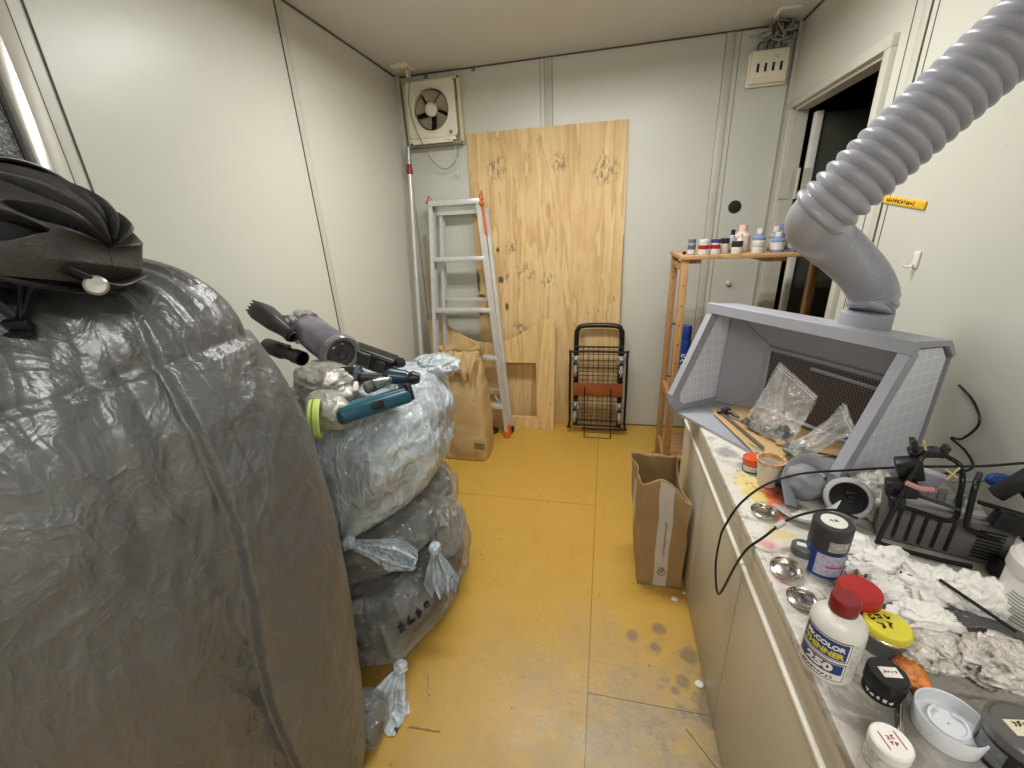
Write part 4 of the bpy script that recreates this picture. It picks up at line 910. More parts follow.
tissue(.500, .735, ZW+.012, .026, .024, .013, 17, 'small flat tissue scrap behind the red lidded tin')
DGF = pm('dark_film_scrap', (84, 82, 84), .3, var=.3, vs=20)
tissue(.612, .625, ZW+.020, .060, .020, .018, 18, 'dark grey crumpled glove lying among the tissues', DGF, 'grey_glove_scrap', 'glove', None, rot=-.35, a=.3)
tissue(.520, .572, ZW+.020, .055, .036, .020, 19, 'cream plastic bag with orange paint inside near the white ring', WB, 'milky_plastic_bag', 'plastic bag', MBG, a=.3)
tissue(.468, .530, ZW+.012, .018, .028, .013, 20, 'orange painted wad between the black lidded jar and ring', pm('orange_wad', (206, 126, 62), .5, var=.25, vs=30), 'orange_paint_wad', 'paint wad', None, a=.3)
tissue(.590, .560, ZW+.028, .050, .042, .028, 21, 'sheer white plastic bag spread behind the black jar', WB, 'milky_plastic_bag', 'plastic bag', MBG, a=.35, rot=.4)
tissue(.640, .530, ZW+.03, .040, .045, .030, 22, 'clear crumpled plastic bag at the right edge below the tub', CLR, 'clear_plastic_bag', 'plastic bag', MBG, a=.3)
for (a, b, r, l) in [((.572, .672, ZW+.070), (.632, .600, ZW+.050), .0028, 'black paintbrush handle lying over the tissues'), ((.535, .700, ZW+.052), (.570, .668, ZW+.058), .0025, 'short dark stick stuck in the ruffled tissue')]:
    tag(MB().tube([a, b], r, 8).build('dark_stick', BLACK), l, 'stick')
# paint brushes with blue handles
BRU = thing('paint_brush', (.475, .69, ZW), 'paint brush with a blue handle and brass ferrule behind the red lid', 'paint brush')
MB().tube([(.452, .668, ZW+.035), (.470, .698, ZW+.030)], [.0035, .005], 10).build('handle', pm('navy_handle', (26, 58, 110), .3), BRU); MB().tube([(.470, .698, ZW+.030), (.477, .710, ZW+.028)], [.005, .0055], 10).build('ferrule', pm('brass', (196, 156, 70), .25, 1), BRU)
MB().tube([(.477, .710, ZW+.028), (.485, .724, ZW+.025)], [.0055, .002], 10).build('bristles', BLACK, BRU)
st_ = tag(MB().tube([(.462, .664, ZW+.032), (.495, .712, ZW+.026)], [.004, .003], 8).build('black_brush_handle', BLACK), 'black brush handle lying beside the blue handled brush', 'brush handle')
# big white thinner bottle
J = thing('thinner_bottle', (.352, .535, ZW), 'white thinner bottle with a dark red cap and blue labels at the worktop edge', 'bottle'); c = (.352, .535)
c = (.357, .535); J.location = (c[0], c[1], ZW)
MB().lathe([(.030, 0), (.0345, .003), (.035, .010), (.035, .088), (.033, .098), (.026, .108), (.0165, .113), (.016, .120)], (c[0], c[1], ZW), n=56).build('bottle_body', WHITEP, J, 50)
MB().lathe([(.0175, .116), (.0182, .118), (.0182, .138), (.0165, .1405), (.001, .1405)], (c[0], c[1], ZW), n=40).build('cap', DRED, J)
a = tocam(c)-.12
for (z0, z1) in ((.052, .086), (.012, .044)):
    cyl_label(J, c, .0353, ZW+z0-.002, ZW+z1+.002, INK, a-1.12, a+.82, 'label_border'); cyl_label(J, c, .0355, ZW+z0-.0005, ZW+z1+.0005, WHITE, a-1.09, a+.79, 'label_edge')
cyl_label(J, c, .0357, ZW+.053, ZW+.085, BLUE, a-1.05, a+.72, 'blue_panel'); cyl_label(J, c, .0357, ZW+.024, ZW+.0435, BLUE, a-1.05, a+.72, 'blue_panel')
cyl_label(J, c, .0353, ZW+.02, ZW+.086, pm('fine_print_white', (206, 204, 202), .5, var=.3, vs=200), a+.90, a+1.9, 'fine_print')
def ctext(s, size, m, c, r, z, ang, J, sx=1, bold=0, nm='lettering'):
    o = V((c[0]+r*cos(ang), c[1]+r*sin(ang), z)); zx = V((cos(ang), sin(ang), 0)); xx = V((0, 0, 1)).cross(zx)
    return text(s, size, m, J, frame(o, xx, zx), nm, cylr=r, sx=sx, bold=bold)
ctext('Mr.COLOR', .0112, WHITE, c, .0359, ZW+.0740, a-.14, J, .98, .0005); ctext('THINNER', .0130, YEL, c, .0359, ZW+.0605, a-.14, J, .98, .0006)
ctext('250', .018, WHITE, c, .0359, ZW+.0335, a-.12, J, 1.3, .0009); ctext((9,), .0065, INK, c, .0358, ZW+.017, a-.15, J, .9)
# tins
J = thing('red_lidded_tin', (.437, .632, ZW), 'round tin with a bright red lid behind the thinner bottle', 'tin')
MB().lathe([(.028, 0), (.030, .002), (.030, .052)], (.437, .632, ZW), n=40).build('tin_body', pm('dark_red_tin', (70, 24, 28), .3), J)
MB().lathe([(.0305, .046), (.0315, .048), (.0315, .066), (.0295, .069), (.027, .0685), (.001, .068)], (.437, .632, ZW), n=44).build('lid', RED, J)
J = thing('yellow_lidded_tin', (.452, .590, ZW), 'grey glass tin with a yellow lid marked in black pen', 'tin')
J.location = (.458, .588, ZW); c = (.456, .584)
MB().lathe([(.026, 0), (.029, .003), (.030, .036)], (c[0], c[1], ZW), n=40).build('tin_body', pm('smoky_tin', (84, 86, 86), .2), J)
MB().lathe([(.0305, .032), (.0315, .034), (.0315, .045), (.0295, .0485), (.028, .047), (.001, .0465)], (c[0], c[1], ZW), n=48).build('lid', YEL, J)
MB().lathe([(.0312, .0335), (.0322, .0345), (.0322, .037), (.0312, .038)], (c[0], c[1], ZW), n=44, cap=False).build('rim', STEEL, J)
text((3, 2), .014, INK, J, frame((c[0]-.004, c[1]+.006, ZW+.0468), (1, .2, 0), (0, 0, 1)), bold=.0003)
J = thing('black_lidded_jar', (.415, .503, ZW), 'short jar with a black lid and a small white sticker', 'jar'); c = (.415, .503)
MB().lathe([(.0205, 0), (.0225, .002), (.0225, .022)], (c[0], c[1], ZW), n=40).build('jar_body', pm('dark_grey_jar', (46, 46, 48), .25), J)
cyl_label(J, c, .0227, ZW+.004, ZW+.018, INK, -pi, pi); ctext((5,), .008, WHITE, c, .0229, ZW+.011, tocam(c), J, 1.1, .0003)
MB().lathe([(.0235, .019), (.0245, .021), (.0245, .040), (.0225, .043), (.001, .043)], (c[0], c[1], ZW), n=44).build('lid', BLACK, J)
MB().box((c[0]+.002, c[1], ZW+.0433), (.024, .015, .0008), (0, 0, .1)).build('lid_sticker', WHITE, J); text((4,), .006, REDINK, J, frame((c[0]+.002, c[1], ZW+.0438), (1, .1, 0), (0, 0, 1)))
J = thing('white_lidded_jar', (.372, .410, ZW), 'small white lidded jar with red lettering at the bottom of the view', 'jar'); c = (.368, .408)
MB().lathe([(.018, 0), (.0205, .002), (.0205, .030)], (c[0], c[1], ZW), n=40).build('jar_body', pm('cream_jar', (196, 190, 178), .3), J)
cyl_label(J, c, .0208, ZW+.004, ZW+.026, LAB, -pi, pi)
MB().lathe([(.0215, .028), (.022, .030), (.022, .042), (.020, .0445), (.001, .044)], (c[0], c[1], ZW), n=44).build('lid', WHITE, J)
text((2, 2), .0065, REDINK, J, frame((c[0], c[1], ZW+.0446), (1, .2, 0), (0, 0, 1)))
for s in (-1, 1): MB().box((c[0]+s*.0095, c[1]+s*.002, ZW+.0447), (.0012, .020, .0005), (0, 0, .2)).build('red_bar', REDINK, J)
dish(.380, .365, .022, .007, 'shiny metal lid at the bottom edge in front of the white lidded jar')
J = thing('white_tape_ring', (.470, .466, ZW), 'white plastic round dish with a hooked inner ring on the worktop', 'dish'); c = (.468, .462)
RW = pm('frosted_white', (222, 224, 230), .32)
MB().lathe([(.001, .001), (.035, .001), (.0375, .030), (.0365, .0315), (.0350, .0305), (.0335, .012), (.020, .012), (.020, .016), (.001, .016)], (c[0], c[1], ZW), n=64, cap=False).build('outer_ring', RW, J, 40)
arc = [(c[0]+.0195*cos(rad(k)), c[1]+.0195*sin(rad(k)), ZW+.019) for k in range(100, 385, 8)]+[(c[0]+.010, c[1]+.012, ZW+.019)]
MB().tube(arc, .0022, 8).build('inner_clip', RW, J)
J = thing('black_paint_jar', (.520, .435, ZW), 'large black jar with a grey lid and cream sticker at the bottom right', 'jar'); c = (.523, .437)
MB().lathe([(.032, 0), (.036, .003), (.036, .046), (.033, .050)], (c[0], c[1], ZW), n=48).build('jar_body', pm('glossy_black_jar', (22, 22, 24), .2), J)
MB().lathe([(.0365, .045), (.038, .048), (.038, .060), (.035, .063), (.033, .060), (.001, .060)], (c[0], c[1], ZW), n=56).build('lid', pm('smoky_lid', (96, 94, 94), .3), J)
MB().box((c[0]-.004, c[1]+.004, ZW+.0607), (.030, .018, .001), (0, 0, .15)).build('lid_sticker', pm('cream_sticker', (220, 212, 186), .6), J); text((3, 1), .0075, INK, J, frame((c[0]-.004, c[1]+.004, ZW+.0613), (1, .15, 0), (0, 0, 1)), bold=.0003)
cyl_label(J, c, .0364, ZW+.010, ZW+.040, pm('grey_label', (112, 112, 114), .5, var=.3, vs=120), tocam(c)-1.0, tocam(c)-.1)
for k in range(6): cyl_label(J, c, .0364, ZW+.012+k*.0045, ZW+.0135+k*.0045, GREYINK, tocam(c)+.15, tocam(c)+.9, 'print_line')
tag(MB().tube([(.398, .428, ZW+.004), (.432, .492, ZW+.006)], [.0045, .0028], 8, flat=.4).build('palette_knife', STEEL), 'slim steel palette knife lying between the two small lidded jars', 'palette knife')
# white tub at the right edge
J = thing('white_tub', (.712, .662, ZW), 'large white plastic tub with small printed lines at the right edge', 'tub'); c = (.712, .662)
MB().lathe([(.045, 0), (.050, .004), (.052, .105), (.050, .108)], (c[0], c[1], ZW), n=56).build('tub_body', WHITEP, J)
MB().lathe([(.0535, .103), (.055, .106), (.055, .128), (.050, .134), (.040, .136), (.038, .150), (.001, .150)], (c[0], c[1], ZW), n=56).build('lid', WHITEP, J)
a = tocam(c); cyl_label(J, c, .0515, ZW+.084, ZW+.092, DGREY, a-1.3, a+1.2, 'dark_band')
for k in range(9): cyl_label(J, c, .0520, ZW+.028+k*.006, ZW+.0295+k*.006, GREYINK, a-.75+.04*(k % 3), a+.8-.1*(k % 2), 'print_line')
ctext((6,), .008, INK, c, .0526, ZW+.078, a, J)
# wire racks with the grey louvred box between them
def wrack(loc, lab): return thing('wire_rack', loc, lab, 'wire rack', 'black wire racks on the worktop')
Rk = wrack((.62, .80, ZW), 'black wire rack with clip arms standing left in front of the grey box')
MB().tube(spline([(.620, .85, .880), (.604, .838, .855), (.580, .82, .78), (.556, .80, .705), (.562, .80, .692), (.612, .79, .684), (.665, .78, .680), (.70, .775, .678)], 6), .0046, 12).build('front_loop', BLACKM, Rk)
MB().tube(spline([(.570, .82, .776), (.623, .82, .760), (.668, .82, .746), (.683, .82, .757), (.676, .82, .80), (.674, .825, .835), (.680, .85, .855), (.655, .86, .870), (.631, .86, .883)], 6), .0046, 12).build('side_arm', BLACKM, Rk)
MB().tube(spline([(.575, .83, .80), (.62, .83, .79), (.67, .80, .785)], 4), .0036, 8).build('cross_wire', BLACKM, Rk)
m = MB().box((.603, .852, .838), (.040, .026, .050), (.2, -.35, -.3), bev=.004).box((.622, .858, .874), (.046, .024, .014), (.1, -.25, -.3), bev=.003).box((.602, .860, .889), (.010, .020, .024), (.1, -.3, -.3), bev=.003).box((.648, .852, .882), (.010, .020, .026), (.1, .3, -.3), bev=.003)
m.box((.592, .84, .800), (.048, .026, .036), (0, -.2, -.3), bev=.004).box((.585, .83, .775), (.024, .026, .03), (0, -.2, -.3), bev=.004)
m.build('clip_block', BLACK, Rk)
ZTIE = pm('pale_tie', (206, 186, 140), .5)
for a, b in (((.618, .85, .882), (.610, .852, .903)), ((.645, .83, .855), (.668, .83, .838)), ((.670, .835, .857), (.652, .83, .832))): MB().tube([a, b], .0022, 6).build('twist_tie', ZTIE, Rk)
MB().tube(spline([(.580, .815, .828), (.600, .808, .822), (.622, .81, .820)], 4), .005, 8).build('pink_tape', pm('pink_tape', (196, 140, 140), .5), Rk)
Rk = wrack((.73, .79, ZW), 'black wire rack with clip arms standing right of the other at the view edge')
MB().tube(spline([(.70, .83, .850), (.676, .80, .838), (.682, .80, .79), (.687, .80, .756), (.699, .80, .742), (.775, .80, .714), (.83, .80, .700), (.845, .80, .72), (.84, .82, .80)], 6), .0048, 12).build('front_loop', BLACKM, Rk)
MB().tube(spline([(.70, .81, .80), (.75, .80, .79), (.82, .79, .775)], 4), .0045, 10).build('cross_wire', BLACKM, Rk)
MB().box((.745, .81, .850), (.020, .024, .085), (.1, .5, -.2), bev=.003).box((.768, .80, .888), (.026, .022, .016), (.1, .45, -.2), bev=.003).box((.775, .80, .84), (.032, .026, .05), (.1, .45, -.2), bev=.004).box((.745, .79, .775), (.055, .026, .035), (0, .2, -.3), bev=.004).box((.785, .78, .755), (.032, .026, .04), (0, .2, -.3), bev=.004).box((.80, .79, .80), (.03, .026, .04), (0, .2, -.3), bev=.004).build('clip_block', BLACK, Rk)
for z in (.68, .70): MB().box((.745+z-.68, .78, z), (.02, .02, .035), (0, .2, -.3), bev=.003).build('support_leg', BLACK, Rk)
GB = thing('louvred_grey_box', (.68, .85, ZW), 'dark grey louvred plastic box behind the black wire racks', 'box')
gx = V((.94, -.34, 0)).normalized(); gy = V((.34, .94, 0)).normalized(); gR = Matrix((gx, gy, V((0, 0, 1)))).transposed()
gc = V((.690, .862, ZW+.050))
MB().box(gc, (.19, .085, .090), gR, bev=.008).build('box_body', pm('charcoal_box', (104, 101, 97), .42), GB)
for k in range(5): MB().box(gc+gx*(-.070+k*.020)+gy*-.0435, (.006, .005, .070), gR, bev=.001).build('front_slot', BLACK, GB)
for k in range(9): MB().box(gc+gx*.062+gy*-.0435+V((0, 0, -.030+k*.0075)), (.036, .004, .0028), gR).build('louvre', BLACK, GB)
MB().box(gc+V((0, 0, .048))-gx*.01, (.13, .06, .010), gR, bev=.003).build('top_panel', pm('pale_panel', (150, 148, 146), .4), GB)
for k in range(4): MB().cyl(gc+gx*(-.06+k*.026)+V((0, 0, .052)), gc+gx*(-.06+k*.026)+V((0, .0, .076)), .007, n=14).build('top_knob', MGREY, GB)
PAPR = tag(MB().box((.665, .89, ZW+.135), (.045, .016, .045), (.3, .2, -.3), bev=.003).build('paper_packet', pm('lilac_packet', (176, 170, 188), .5)), 'small lilac paper packet resting on the grey box behind the rack', 'packet')
BB = thing('blue_bulb_duster', (.80, .91, ZW), 'blue glossy bulb tool lying across behind the right wire rack', 'bulb tool')
MB().blob((.806, .912, .790), (.024, .016, .015), 32, 20, None, (0, 0, .1)).build('bulb', pm('glossy_blue', (24, 62, 138), .15), BB)
MB().tube([(.785, .918, .785), (.745, .935, .765)], [.005, .003], 10).build('nozzle', MGREY, BB)
# cables
BC = pm('black_cable', (18, 18, 18), .4)
tag(MB().tube(spline([(.86, .87, .865), (.80, .88, .85), (.754, .90, .827), (.659, .93, .798), (.549, .93, .780), (.448, .92, .767), (.378, .91, .737), (.329, .90, .686), (.303, .90, .612), (.303, .915, .56), (.306, .925, .48), (.308, .900, .425), (.312, .885, .415), (.314, .865, .46), (.316, .83, .56), (.322, .80, .64), (.345, .79, .685), (.39, .82, .705), (.44, .845, .715), (.50, .86, .72), (.55, .865, .70)], 8), .0027, 10).build('black_cable', BC), 'long black cable looping down over the front of the cabinet', 'cable')
tag(MB().tube(spline([(.372, .808, .699), (.382, .814, .702), (.392, .821, .7055)], 4), .0055, 8).build('cable_tie', pm('clear_tie', (200, 196, 186), .3)), 'pale tie wrapped round the looping black cable', 'cable tie')
tag(MB().tube(spline([(.868, 1.165, .905), (.866, 1.11, .885), (.866, 1.075, .845), (.866, 1.10, .79), (.866, 1.13, .775), (.866, 1.08, .765), (.862, 1.045, .74), (.84, 1.08, .70), (.80, 1.11, .675), (.76, 1.10, .672)], 8), .0028, 8).build('wall_cable', BC), 'thin black cable zigzagging down the right wall from the booth', 'cable')

# ------------------------------------------------------------------ brown paper shopping bag
G = thing('paper_shopping_bag', (.235, 1.38, 0), 'open brown paper bag with a white printed strip beside the cabinet', 'paper bag')
bx0, bx1, by0, by1, bh = .158, .318, 1.285, 1.505, .46
def bagpt(u, z):
    """u runs round the four walls"""
    k = z/bh; gus = .030*sm01(.35, 1, k)
    if u < 1: x, y = bx0+(bx1-bx0)*u, by0+.004+.028*k*k*sin(pi*u)
    elif u < 2: x, y = bx1-gus*sin(pi*(u-1)), by0+(by1-by0)*(u-1)
    elif u < 3: x, y = bx1-(bx1-bx0)*(u-2), by1-.010*k*sin(pi*(u-2))
    else: x, y = bx0+gus*.5*sin(pi*(u-3))-.012*k, by1-(by1-by0)*(u-3)
    sh = -.045*k*sm01(1.5, 2.2, u)*(1-sm01(3.6, 4, u))
    x += sh*.5; n = noise.noise(V((x*14, y*14, z*9)))*.007*(.3+k)
    z2 = z+k*(.012*noise.noise(V((u*3, 0, 1)))+(-.070*sm01(.35, 1, u)*(1-sm01(1.0, 1.9, u)))+.01*sin(pi*min(1, u)))
    return V((x+n, y+n, z2))
m = MB().grid(lambda u, v: bagpt(u*4 % 4, v*bh), 96, 36, cu=True)
m.add([(bx0, by0, .002), (bx1, by0, .002), (bx1, by1, .002), (bx0, by1, .002)], [(0, 1, 2, 3)])
m.build('bag_wall', BAGP, G, 60, solid=.0016)
MB().grid(lambda u, v: bagpt(.36+u*.30, .004+v*(bh-.012))+V((0, -.0018, 0)), 10, 36).build('white_strip', pm('strip_white', (206, 198, 190), .6), G, 180)
MB().grid(lambda u, v: bagpt(3.30+u*.38, .23+v*.16)+V((-.002, 0, 0)), 8, 12).build('white_label', pm('label_white', (200, 192, 176), .6), G, 180)
lm = frame((.243, by0-.0025, .20), (0, 0, -1), (0, -1, 0)); text((18,), .0105, BROWNINK, G, lm @ Matrix.Translation((-.03, 0, 0)))
lm = frame((.243, by0-.0015, .078), (1, 0, 0), (0, -1, 0))
leafp = [lm @ V((.016*sin(a)*abs(sin(a*.5))**.6-.0, .019*cos(a), .0)) for a in [2*pi*k/28 for k in range(28)]]
MB().tube(leafp, .0011, 5, closed=True).tube([lm @ V((-.010, -.014, .0)), lm @ V((.003, .012, .0))], .001, 5).tube([lm @ V((-.003, -.004, 0)), lm @ V((.008, .0, 0))], .001, 5).tube([lm @ V((0, .004, 0)), lm @ V((.008, .009, 0))], .001, 5).build('leaf_mark', BROWNINK, G)
lb = frame((bx0-.018, 1.40, .305), (0, -1, 0), (-1, 0, 0)); text((4, 3, 2), .018, INK, G, lb)
# wipe pack beside rack foot
tissue(.300, 1.98, .032, .045, .045, .032, 41, 'pale blue crumpled wipe pack on the floor between rack foot and paper bag', pm('pale_teal_film', (170, 190, 186), .35, var=.15), 'wipe_pack', 'wipe pack', None, a=.3)
bpy.data.objects.remove(bpy.data.objects['crumpled_wipe'])
J = thing('foil_packet', (.315, 2.17, 0), 'small printed foil packet standing at the rack foot', 'packet')
MB().box((.312, 2.20, .035), (.035, .02, .07), (.1, .1, 0), bev=.003).build('packet_body', pm('speckled_foil', (120, 110, 110), .3, .3, var=.6, vs=70), J); MB().lathe([(.012, 0), (.012, .02), (.001, .021)], (.312, 2.16, 0), n=18).build('orange_cap', ORANGE, J)
# ================================================================== LEFT SIDE
# --- grey cover over a bicycle
t = NT('silver_grey_tarpaulin')
wn = t.new('ShaderNodeTexNoise'); wn.inputs['Scale'].default_value = 4.5; wn.inputs['Detail'].default_value = 3; t.lk(t.co(), wn.inputs['Vector'])
va_ = t.new('ShaderNodeVectorMath', operation='MULTIPLY_ADD'); t.lk(wn.outputs['Color'], va_.inputs[0]); va_.inputs[1].default_value = (.28, .28, .28); t.lk(t.co((1, 1, .75)), va_.inputs[2])
cr1 = t.vor(8, 'DISTANCE_TO_EDGE', va_.outputs[0]); cr2 = t.vor(21, 'DISTANCE_TO_EDGE', va_.outputs[0]); cr3 = t.vor(52, 'F1', va_.outputs[0])
n0 = t.noise(5, 6, .62, None, 2.2)
t.set(Base_Color=t.mix(t.noise(4, 6, .6), rgb(104, 105, 107), rgb(121, 122, 124)), Roughness=t.ramp(t.noise(8, 5), [(.3, .30), (.7, .44)]), Metallic=.45, Specular_IOR_Level=.6)
def rdg(sc, scale, rot, w=.10):
    n_ = t.noise(sc, 3, .5, t.co(scale, (0, 0, 0), rot), .9); d_ = t.math('ABSOLUTE', t.math('SUBTRACT', n_, .5)); return t.ramp(d_, [(0, 1.0), (w, .25), (.3, 0.0)])
t.bump(n0, .22, .016); t.bump(rdg(6, (1, 1, .5), (.3, .4, .2)), .30, .010); t.bump(rdg(11, (1, 1.6, .7), (.9, -.5, .8)), .28, .006); t.bump(rdg(24, (1.4, 1, 1), (.2, 1.1, .4)), .25, .003); t.bump(cr1, .22, .006); t.bump(t.noise(60, 5, .7, None, 1), .16, .002); t.bump(t.noise(420, 2), .12, .001)
TARP = t.m
foot = spline([(-.570, .365, 0), (-.535, .415, 0), (-.512, .50, 0), (-.535, .60, 0), (-.66, .70, 0), (-.90, .735, 0), (-1.12, .70, 0), (-1.205, .55, 0), (-1.205, .1, 0), (-1.19, -.45, 0), (-1.0, -.62, 0), (-.84, -.50, 0), (-.745, -.15, 0), (-.66, .12, 0), (-.60, .27, 0)], 24, True)
NF = len(foot)
TX = [(0, -.070), (.10, -.045), (.35, -.022), (.6, -.005), (.75, 0), (.97, -.010), (1.08, -.032), (1.16, -.060), (1.22, -.10), (1.28, -.165), (1.31, -.24)]   # how far the right side leans in with height
cen = V((-.80, .45, 0))
def tarp(u, v):
    p = foot[int(round(u*NF)) % NF]
    ZT_ = 1.315
    if v < .86: z = v/.86*1.17; s = 1.0
    else:
        a = (v-.86)/.14*pi/2; z = 1.17+(ZT_-1.17)*sin(a); s = cos(a)
    # lower toward the rear of the bicycle and toward the camera side
    inset = -lerp(TX, min(z, 1.31)); r_ = V((p.x-cen.x, p.y-cen.y, 0)); L = r_.length
    if v < .86: k = 1-inset/.30*.95
    else: k = (1-.10/.30*.6)*(s**.62)*.94+.0
    k = min(k, 1-inset/.30*.95) if v < .86 else k
    if v < .86:
        k2 = 1-inset/.30*.95; k = k2
        e = (1-.10/.30*.6)*.94
    q = V((cen.x+r_.x*k, cen.y+r_.y*k, z))
    # drape folds
    d = r_.normalized(); ang = math.atan2(r_.y, r_.x)
    w_ = .3+.7*sm01(0, .9, 1-v)
    wx = noise.noise(V((p.x*5, p.y*5, z*5)))*.25
    dsp = .012*noise.noise(V((p.x*4, p.y*4, z*1.2)))+.003*noise.noise(V((p.x*11, p.y*11, z*3.2)))+.0028*(1-3*abs(noise.noise(V((p.x*8+z*3+wx, p.y*8+wx, z*5)))))
    dsp += .0016*(1-3*abs(noise.noise(V((p.x*24+wx*3, p.y*24-z*9, z*17+wx*3)))))
    # crease: the right-hand panel overlaps the front one
    yc = .385+.05*(z/1.3)**3+.006*sin(z*9)
    if p.x > -.75 and p.y < .45 and p.y > .1:
        dd = (p.y-yc)
        dsp += (-.017*math.exp(-max(0, -dd)/.04)*sm01(.001, -.004, dd) + .010*math.exp(-max(0, dd)/.03)*sm01(-.004, .001, dd))*sm01(.0, .12, z)*(1-.6*sm01(1.12, 1.28, z))
        dsp += .010*math.exp(-((dd+.09)/.05)**2)*noise.noise(V((1, p.y*20, z*6)))
    q += d*dsp
    # pinched gathers near the top
    t_ = sm01(.95, 1.25, z); q += d*t_*.012*noise.noise(V((ang*7, z*6, 3)))
    q.z += .010*noise.noise(V((q.x*7, q.y*7, 2)))*sm01(.9, 1.2, z)
    q.x = max(q.x, XL+.008); q.z = max(q.z, .004)
    if z > 1.1:     # shoulder falls toward the camera side
        q.z -= .10*sm01(.52, .05, q.y) if False else .11*(1-sm01(.05, .55, q.y))*sm01(1.1, 1.3, z)
    return q
TB = thing('bicycle_cover', (-.86, .15, 0), 'large grey crinkled cover draped over a bicycle on the left', 'cover')
def tp_(u, v):
    # vertical resolution concentrated near the top
    return tarp(u, v)
tm = MB().grid(tp_, NF, 230, cu=True)
tm.build('cover_sheet', TARP, TB, 180)
# --- helmet
HS = pm('helmet_black', (50, 48, 47), .5, bump=.3, bs=190); HG = pm('helmet_gloss', (24, 24, 28), .36); LIN = pm('helmet_liner', (12, 12, 12), .8)
hc = V((-.745, .384, 1.350)); HXv = V((.965, .20, -.17)).normalized(); HZv = V((.10, .22, .97)); HZv = (HZv-HXv*HZv.dot(HXv)).normalized(); HYv = HZv.cross(HXv)
HR = Matrix((HXv, HYv, HZv)).transposed()
HL = thing('bicycle_helmet', tuple(hc), 'black bicycle helmet with long vents resting on the grey cover', 'helmet')
A_, B_, C_ = .145, .102, .084
_sm = sm01
def sm01(a, b, x):
    return 1-_sm(b, a, x) if a > b else _sm(a, b, x)
def hsurf(un, lat, k=1.0):
    a = pi*(1-un); r = max(0, sin(a))**(.50-.12*un)
    return V((A_*cos(a)*k, -B_*cos(lat)*r*k, C_*sin(lat)*r*k))
VENTS = [(5, 11, .62, .91, 3), (29, 8.5, .80, 1.02, 3), (36, 10, .36, .70, -4), (33, 9, .06, .32, -5), (56, 8, .68, 1.02, 5), (64, 7, .10, .44, -3), (82, 6, .62, 1.02, 0), (84, 6, .15, .46, 0)]
VENTS += [(180-c, h, a, b, -s) for c, h, a, b, s in VENTS]
def ventmask(un, deg):
    m = 0
    for c0, hw, a0, a1, sl in VENTS:
        k = (un-a0)/(a1-a0)
        if -.12 < k < 1.12:
            c = c0+sl*(k-.5)*2; kk = max(0, min(1, k)); prof = (sin(pi*min(1, kk*.95+.03)))**.55 if a1 < 1 else min(1, kk*2.2+.05)**.7
            d = abs(deg-c)/(hw*max(.08, prof)); m = max(m, sm01(1.30, .70, d)*sm01(-.05, .04, k)*(sm01(1.05, .96, k) if a1 < 1 else 1))
    return m
HU, HV = 260, 330
def helm(u, v):
    un = min(.9999999, max(.0000001, .5-.5*cos(pi*u))); lat = rad(-30)+rad(240)*v; deg = math.degrees(lat); m_ = ventmask(un, deg)
    sk_ = max(0, -deg, deg-180)/30
    p = hsurf(un, lat if sk_ <= 0 else (0 if deg < 0 else pi), 1.0-.07*sk_**2); n = V((p.x/A_**2*.4, p.y/B_**2, p.z/C_**2)).normalized()
    p.z -= .046*sk_
    p = p-n*.036*m_+n*.004*sm01(.0, .25, m_)*(1-sm01(.25, .6, m_))
    p.x += .012*sm01(.86, 1, un)*(1-m_)*(1.3-.6*abs(cos(rad(deg*6))))
    p.z += .004*(un-.5)
    return hc+HR @ p
mbh = MB().grid(helm, HU, HV)
ho = mbh.build('helmet_shell', HS, HL, 60)
ho.data.materials.append(LIN)
for pol in ho.data.polygons:
    q = HR.transposed() @ (pol.center+V(HL.location)-hc); un_ = 1-math.acos(max(-1, min(1, (q.x-.004*0)/A_)))/pi; dg_ = math.degrees(math.atan2(q.z/C_, -q.y/B_))
    if dg_ > -30 and ventmask(un_, dg_) > .85: pol.material_index = 1
def liner(u, v):
    p = hsurf(.03+.94*u, rad(-24)+rad(228)*v, .80); return hc+HR @ p
MB().grid(liner, 60, 50).build('foam_liner', LIN, HL, 60)
def crown(u, v):
    l = rad(48+84*v); p = hsurf(.04+.60*u, l, 1.055+.02*sin(pi*v)-.01*u); return hc+HR @ p
MB().grid(crown, 40, 24).build('crown_shell', HG, HL, 60, solid=.005)
def hp(x, y, z): return hc+HR @ V((x, y, z))
MB().tube(spline([hp(.148, -.05, -.03), hp(.155, 0, -.045), hp(.148, .05, -.03)], 6), .010, 10, flat=.4).tube(spline([hp(.06, -.098, -.03), hp(.10, -.075, -.045), hp(.132, -.05, -.052), hp(.138, 0, -.055)], 8), .008, 8, flat=.5).build('retention_band', BLACK, HL)
MB().lathe([(.001, .008), (.009, .0085), (.0115, .006), (.0115, 0), (.009, -.004)], hp(.158, -.022, -.046), HR @ V((.65, -.75, .1)), 26).build('fit_dial', pm('dial_silver', (170, 168, 164), .3, .5), HL)
for pts in ([(-.735, .350, 1.310), (-.722, .352, 1.290), (-.700, .348, 1.268), (-.680, .346, 1.250)], [(-.690, .372, 1.300), (-.684, .366, 1.284), (-.680, .356, 1.266), (-.677, .348, 1.250)], [(-.66, .37, 1.30), (-.668, .362, 1.278), (-.676, .352, 1.256)]):
    MB().tube(spline(pts, 6), .0085, 8, flat=.2, up=(-.3, -.8, .5)).build('chin_strap', BLACK, HL)
bR = Euler((rad(25), 0, rad(20))).to_matrix()
MB().box((-.676, .344, 1.244), (.026, .010, .016), bR, bev=.003).box((-.674, .340, 1.234), (.030, .009, .006), bR, bev=.002).build('strap_buckle', BLACKM, HL)

